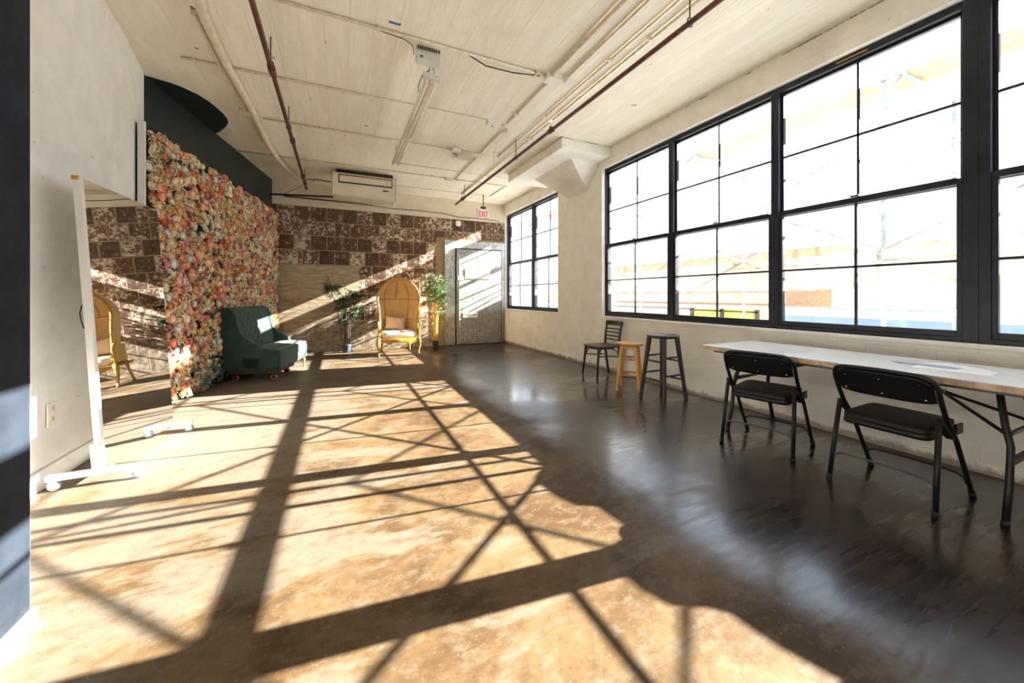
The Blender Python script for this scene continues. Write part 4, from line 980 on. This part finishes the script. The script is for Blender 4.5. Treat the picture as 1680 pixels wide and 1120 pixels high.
# ------------------------------------------------------------------ green velvet sofa on a dolly
u = Vector((.225, .974, 0)).normalized(); rzs = atan2(u.y, u.x) - pi / 2
S0 = Vector((-.74, 6.24, 0))
t = thing('velvet_sofa', 'dark green tufted velvet sofa in front of the flower wall', 'sofa', S0, rzs)
# local: -x = towards back (v), +y = along the front to the far side
GV = M['green_velvet']; W = 1.18; ZB = .165
def side(y0, y1):
    prof = [(-.70, ZB), (-.80, .99), (-.745, 1.03), (-.66, 1.035), (-.60, 1.00), (-.56, .90), (-.535, .76), (-.50, .67), (-.43, .595), (-.34, .54), (-.27, .50), (-.25, .45), (-.255, ZB)]
    b = MB(); b.prism([(x, y0, z) for x, z in prof], (0, 0, 0), (0, y1 - y0, 0)); return b
obj('side_wing', side(0, .075), GV, t, bevel=.016); obj('side_wing', side(W - .075, W), GV, t, bevel=.016)
b = MB(); b.prism([(-.68, .07, ZB), (-.78, .07, .99), (-.73, .07, 1.04), (-.68, .07, 1.03), (-.60, .07, .9), (-.50, .07, .40), (-.50, .07, ZB)], (0, 0, 0), (0, W - .14, 0)); obj('back_shell', b, GV, t, bevel=.02)
def tuft(fn, amp, nx, ny):
    def g(uu, vv):
        p, nrm = fn(uu, vv); a = uu * nx; c = vv * ny
        d = 1.0
        best_ = 9
        for (ox, oy) in ((0, 0), (.5, .5)):
            dx = (a + ox) - round(a + ox); dy = (c + oy) - round(c + oy); best_ = min(best_, dx * dx + dy * dy)
        h = amp * (min(1, sqrt(best_) / .5) ** .7 - .5)
        e = min(1, 8 * min(uu, 1 - uu, vv, 1 - vv)); return p + nrm * (h * e)
    return g
def bfn(uu, vv):
    z = .42 + .60 * vv; x = -.485 - .115 * vv ** 1.1 - .02 * vv; return Vector((x, .07 + (W - .14) * uu, z)), Vector((.98, 0, .18))
b = MB(); b.grid(tuft(bfn, .022, 7, 4), 84, 48); obj('tufted_back', b, GV, t, solid=.01)
for i in range(8):
    for jj in range(5):
        for off in (0, .5):
            uu, vv = (i - off) / 7, (jj - off) / 4
            if .05 < uu < .95 and .05 < vv < .95:
                p, n_ = bfn(uu, vv); bb = MB(); bb.lathe([(.004, -.004), (.010, 0), (.008, .004), (.002, .006)], (0, 0, 0), 10, Matrix.Translation(p - n_ * .010) @ Matrix.Rotation(radians(80), 4, 'Y')); obj('button', bb, GV, t)
def sfn(x0, x1, y0, y1):
    def f(uu, vv):
        return Vector((x0 + (x1 - x0) * vv, y0 + (y1 - y0) * uu, .425 + .02 * sin(pi * vv) )), Vector((0, 0, 1))
    return f
b = MB(); b.box(-.50, 0.0, .0, W, ZB, .385); b2 = b; obj('seat_base', b, GV, t, bevel=.022)
b = MB(); b.sq((-.255, W / 2, .36), (.262, W / 2 + .002, .075), .16, 56, 14); obj('seat_cushion', b, GV, t)
b = MB(); b.grid(tuft(sfn(-.49, -.04, .05, W - .05), .020, 7, 3), 70, 30); obj('tufted_seat', b, GV, t, solid=.008)
obj('leg', MB().tube([(-.05, W - .06, ZB), (-.035, W - .05, .11), (-.045, W - .055, .05), (-.03, W - .05, 0)], [.028, .022, .014, .016], 10), M['gold'], t)
obj('leg', MB().tube([(-.62, W - .06, ZB), (-.64, W - .05, .11), (-.63, W - .055, .05), (-.65, W - .05, 0)], [.028, .022, .014, .016], 10), M['gold'], t)
obj('base_rail', MB().box(-.69, -.015, .012, W - .012, .145, .166), M['board'], t, bevel=.003)
t = thing('furniture_dolly', 'black dolly with amber wheels carrying the near end of the sofa', 'dolly', S0, rzs)
obj('board', MB().box(-.68, -.02, .01, .62, .108, .145), M['board'], t, bevel=.004)
for x, y in ((-.59, .07), (-.10, .055), (-.59, .54), (-.10, .54)):
    c = obj('caster', MB().tube([(x + .03 * cos(a), y, .045 + .03 * sin(a)) for a in [k * pi / 10 for k in range(20)]], .0148, 10, closed=True), M['orange'], t)
    obj('wheel_hub', MB().cyl((x, y - .013, .045), (x, y + .013, .045), .022, 16), M['black_metal'], c)
    bb = MB(); bb.box(x - .014, x + .014, y - .022, y - .017, .03, .10); bb.box(x - .014, x + .014, y + .017, y + .022, .03, .10); bb.box(x - .03, x + .03, y - .03, y + .03, .098, .108); obj('caster_fork', bb, M['black_metal'], c)

# ------------------------------------------------------------------ canopy chair
t = thing('canopy_chair', 'golden hooded porter chair with tan upholstery against the brick wall', 'chair', (1.12, 7.86, 0), radians(-1.5))
A, D, ZA, HR = .395, .56, 1.13, .40
def shell(off, ns=36):
    b = MB(); g = []
    lv_ = [(z, None) for z in (.40, .50, .60, .70, .80, .90, 1.0, 1.06, ZA)]
    rows = []
    for z, _ in lv_:
        k = min(1, max(0, (ZA - z) / .5)); aa = A - .045 * (sin(k * pi / 2)) + off; rows.append((z, aa, D + off - .03 * k))
    for k in range(1, 13):
        th = k / 12 * pi / 2 * .995; rows.append((ZA + (HR + off) * sin(th), (A + off) * cos(th), (D + off) * cos(th)))
    for z, aa, dd in rows: g.append([b.vert((-aa * cos(pi * i / ns), dd * sin(pi * i / ns) ** .9 * 1.0, z)) for i in range(ns + 1)])
    for j in range(len(g) - 1):
        for i in range(ns): b.face((g[j][i], g[j][i + 1], g[j + 1][i + 1], g[j + 1][i]), True)
    return b
obj('hood_lining', shell(0), M['tan_fabric'], t, solid=.012)
obj('hood_shell', shell(.028), M['tan_fabric'], t, solid=.008)
def hp(phi, z=None, th=None, off=-.008):
    if z is not None:
        k = min(1, max(0, (ZA - z) / .5)); aa = A - .045 * sin(k * pi / 2) + off; dd = D + off - .03 * k; zz = z
    else: aa = (A + off) * cos(th); dd = (D + off) * cos(th); zz = ZA + (HR + off) * sin(th)
    return (-aa * cos(phi), dd * max(0, sin(phi)) ** .9, zz)
for ph in (radians(50), radians(130)):
    obj('piping', MB().tube([hp(ph, z=z) for z in (.45, .6, .75, .9, 1.05, 1.13)] + [hp(ph, th=x * pi / 24) for x in range(1, 12)], .007, 6), M['seam'], t)
obj('piping', MB().tube([hp(pi / 2, th=x * pi / 24) for x in range(0, 12)], .007, 6), M['seam'], t)
obj('piping', MB().tube([hp(pi * i / 30, z=1.125) for i in range(1, 30)], .007, 6), M['seam'], t)
obj('piping', MB().tube([hp(pi * i / 30, z=.70) for i in range(1, 30)], .006, 6), M['seam'], t)
arch = []
for z in (.40, .52, .62, .72, .84, .96, 1.06, 1.13):
    k = min(1, max(0, (ZA - z) / .5)); arch.append((-(A + .014 - .045 * sin(k * pi / 2)), -.006 - (.05 * (1 - min(1, (z - .4) / .3))), z))
arc2 = [(-(A + .014) * cos(pi * i / 20), -.006, ZA + (HR + .014) * sin(pi * i / 20)) for i in range(1, 20)]
obj('arch_frame', MB().tube(arch + arc2 + [(-x, y, z) for x, y, z in arch[::-1]], .018, 10), M['gold'], t)['label'] = 'gold painted wooden arch'
for q in (-1, 1):
    obj('arm', MB().tube([(q * .36, .10, .70), (q * .385, .02, .685), (q * .40, -.06, .665), (q * .405, -.095, .64), (q * .395, -.085, .60), (q * .39, -.06, .52), (q * .385, -.05, .42), (q * .385, -.05, .33)], [.018, .019, .021, .024, .020, .019, .021, .024], 10), M['gold'], t)
    b = MB(); b.prism([(q * .36, -.03, .38), (q * .36, .30, .38), (q * .36, .30, .66), (q * .365, -.01, .64)], (0, 0, 0), (q * .02, 0, 0)); obj('side_panel', b, M['tan_fabric'], t, bevel=.005)
    obj('leg', MB().tube([(q * .375, -.05, .36), (q * .405, -.075, .27), (q * .395, -.06, .16), (q * .378, -.045, .08), (q * .385, -.07, .02), (q * .39, -.085, 0)], [.034, .030, .022, .016, .018, .022], 12), M['gold'], t)
    obj('leg', MB().tube([(q * .27, .50, .36), (q * .275, .52, .22), (q * .285, .56, .10), (q * .30, .60, 0)], [.028, .022, .018, .018], 10), M['gold'], t)
b = MB()
def apr(uu, vv):
    x = -.37 + .74 * uu; zb_ = .275 + .03 * cos(4 * pi * uu) - .02 * (1 if abs(uu - .5) < .1 else 0); return (x, -.065 - .03 * sin(pi * uu), zb_ + (.355 - zb_) * vv)
b.grid(apr, 32, 3); obj('front_apron', b, M['gold'], t, solid=.026, bevel=.004)
b = MB(); b.sq((0, -.11, .31), (.06, .02, .028), .8); b.sq((-.05, -.107, .315), (.04, .014, .018), .8); b.sq((.05, -.107, .315), (.04, .014, .018), .8); obj('carved_shell', b, M['gold'], t)
obj('seat_frame', MB().box(-.37, .37, -.05, .50, .31, .355), M['gold'], t, bevel=.006)
b = MB(); b.sq((0, .20, .425), (.355, .285, .075), .38, 48, 14); obj('seat_cushion', b, M['cream_fabric'], t, sub=0)['label'] = 'cream seat cushion'
b = MB(); b.tube([(.352 * math.copysign(abs(cos(a)) ** .38, cos(a)), .20 + .282 * math.copysign(abs(sin(a)) ** .38, sin(a)), .425) for a in [k * 2 * pi / 48 + .01 for k in range(48)]], .006, 6, closed=True); obj('cushion_piping', b, M['cream_fabric'], t)
Mp = Matrix.Translation((1.085, 8.13, .632)) @ Matrix.Rotation(radians(4), 4, 'Z') @ Matrix.Rotation(radians(-16), 4, 'X') @ Matrix.Rotation(radians(7), 4, 'Y')
b = MB()
def pf(s):
    def fn(uu, vv):
        x = (uu - .5) * 2; z = (vv - .5) * 2; e = max(0, (1 - x * x) * (1 - z * z)) ** .42
        pin = 1 - .10 * (1 - abs(x)) * abs(z) ** 2; px_ = x * .205 * (1 - .08 * (1 - z * z)); pz = z * .135 * (1 - .10 * (1 - x * x))
        return (px_, s * (.062 * e) + .004 * sin(7 * x + 3 * z), pz)
    return fn
b.grid(pf(1), 20, 16); b.grid(pf(-1), 20, 16, flip=True)
o = obj('pillow', b, M['pillow']); o.matrix_world = Mp; tag(o, 'beige rectangular pillow leaning in the hooded chair', 'pillow')

# ------------------------------------------------------------------ bamboo plants
def bamboo(label, loc, cane, leaves, potm, canes, seed, square=False):
    r = random.Random(seed); t = thing('potted_bamboo', label, 'plant', loc)
    if square: obj('pot', MB().box(-.062, .062, -.062, .062, 0, .155), potm, t, bevel=.006)
    else: obj('pot', MB().lathe([(.070, 0), (.074, .01), (.088, .16), (.090, .175), (.082, .175), (.080, .15), (.01, .148)], (0, 0, 0), 24), potm, t)
    lf = MB()
    for (bx, by, tx, ty, h, z0, nl, spd) in canes:
        pts = [(bx + (tx - bx) * k ** 1.4 + .006 * sin(9 * k), by + (ty - by) * k ** 1.4, .13 + (h - .13) * k) for k in [i / 8 for i in range(9)]]
        obj('cane', MB().tube(pts, [.0105 - .006 * i / 8 for i in range(9)], 7), cane, t)
        for k in range(nl):
            f = z0 + (1 - z0) * r.random() ** .7; i = min(7, int(f * 8)); p = Vector(pts[i]).lerp(Vector(pts[i + 1]), f * 8 - i)
            a = r.uniform(0, 2 * pi); reach = r.uniform(.03, spd); q = p + Vector((cos(a) * reach, sin(a) * reach * .6, r.uniform(-.02, .09)))
            lf.tube([p, p.lerp(q, .5) + Vector((0, 0, .015)), q], .0014, 3, caps=False)
            for m_ in range(r.randint(5, 8)):
                aa = a + r.uniform(-1.5, 1.5); d = Vector((cos(aa), sin(aa) * .8, r.uniform(-1.0, .35))); n_ = Vector((r.uniform(-.6, .6), -1, r.uniform(.1, .9))).normalized()
                q.y = min(q.y, .10); d.y = min(d.y, .3); leafquad(lf, q, d, n_, r.uniform(.09, .165), r.uniform(.012, .019))
    tag(obj('foliage', lf, leaves, t), kind='stuff')
    return t
def side_leaf(n, seed, R, spread, hmin, hmax, z0, nl, spd, xoff=0):
    r = random.Random(seed); out = []
    for k in range(n):
        a = 2 * pi * k / n; out.append((R * cos(a) * .8, R * sin(a) * .8, xoff + spread * cos(a + .3) * r.uniform(.5, 1.1), spread * .4 * sin(a), r.uniform(hmin, hmax), z0, nl, spd))
    return out
c1 = side_leaf(9, 3, .065, .12, 0.95, 1.50, .52, 8, .24, .02)
c1 += [(-.05, 0, -.34, -.02, 1.50, .80, 16, .10), (-.05, -.02, -.13, -.04, .66, .80, 4, .08)]
bamboo('thin bamboo plant with dark canes between the sofa and the hooded chair', (.175, 8.72, 0), M['stem_dark'], M['leaf'], M['pot_grey'], c1, 11)
c2 = side_leaf(8, 5, .045, .09, 1.40, 1.68, .62, 15, .16, .0)
c2 += [(.02, -.02, .10, -.06, 1.05, .5, 16, .09), (.03, .0, -.12, -.05, 1.5, .6, 10, .1)]
bamboo('taller bamboo plant with golden canes between the hooded chair and the door', (2.075, 8.765, 0), M['stem_gold'], M['leaf_light'], M['pot'], c2, 23, True)
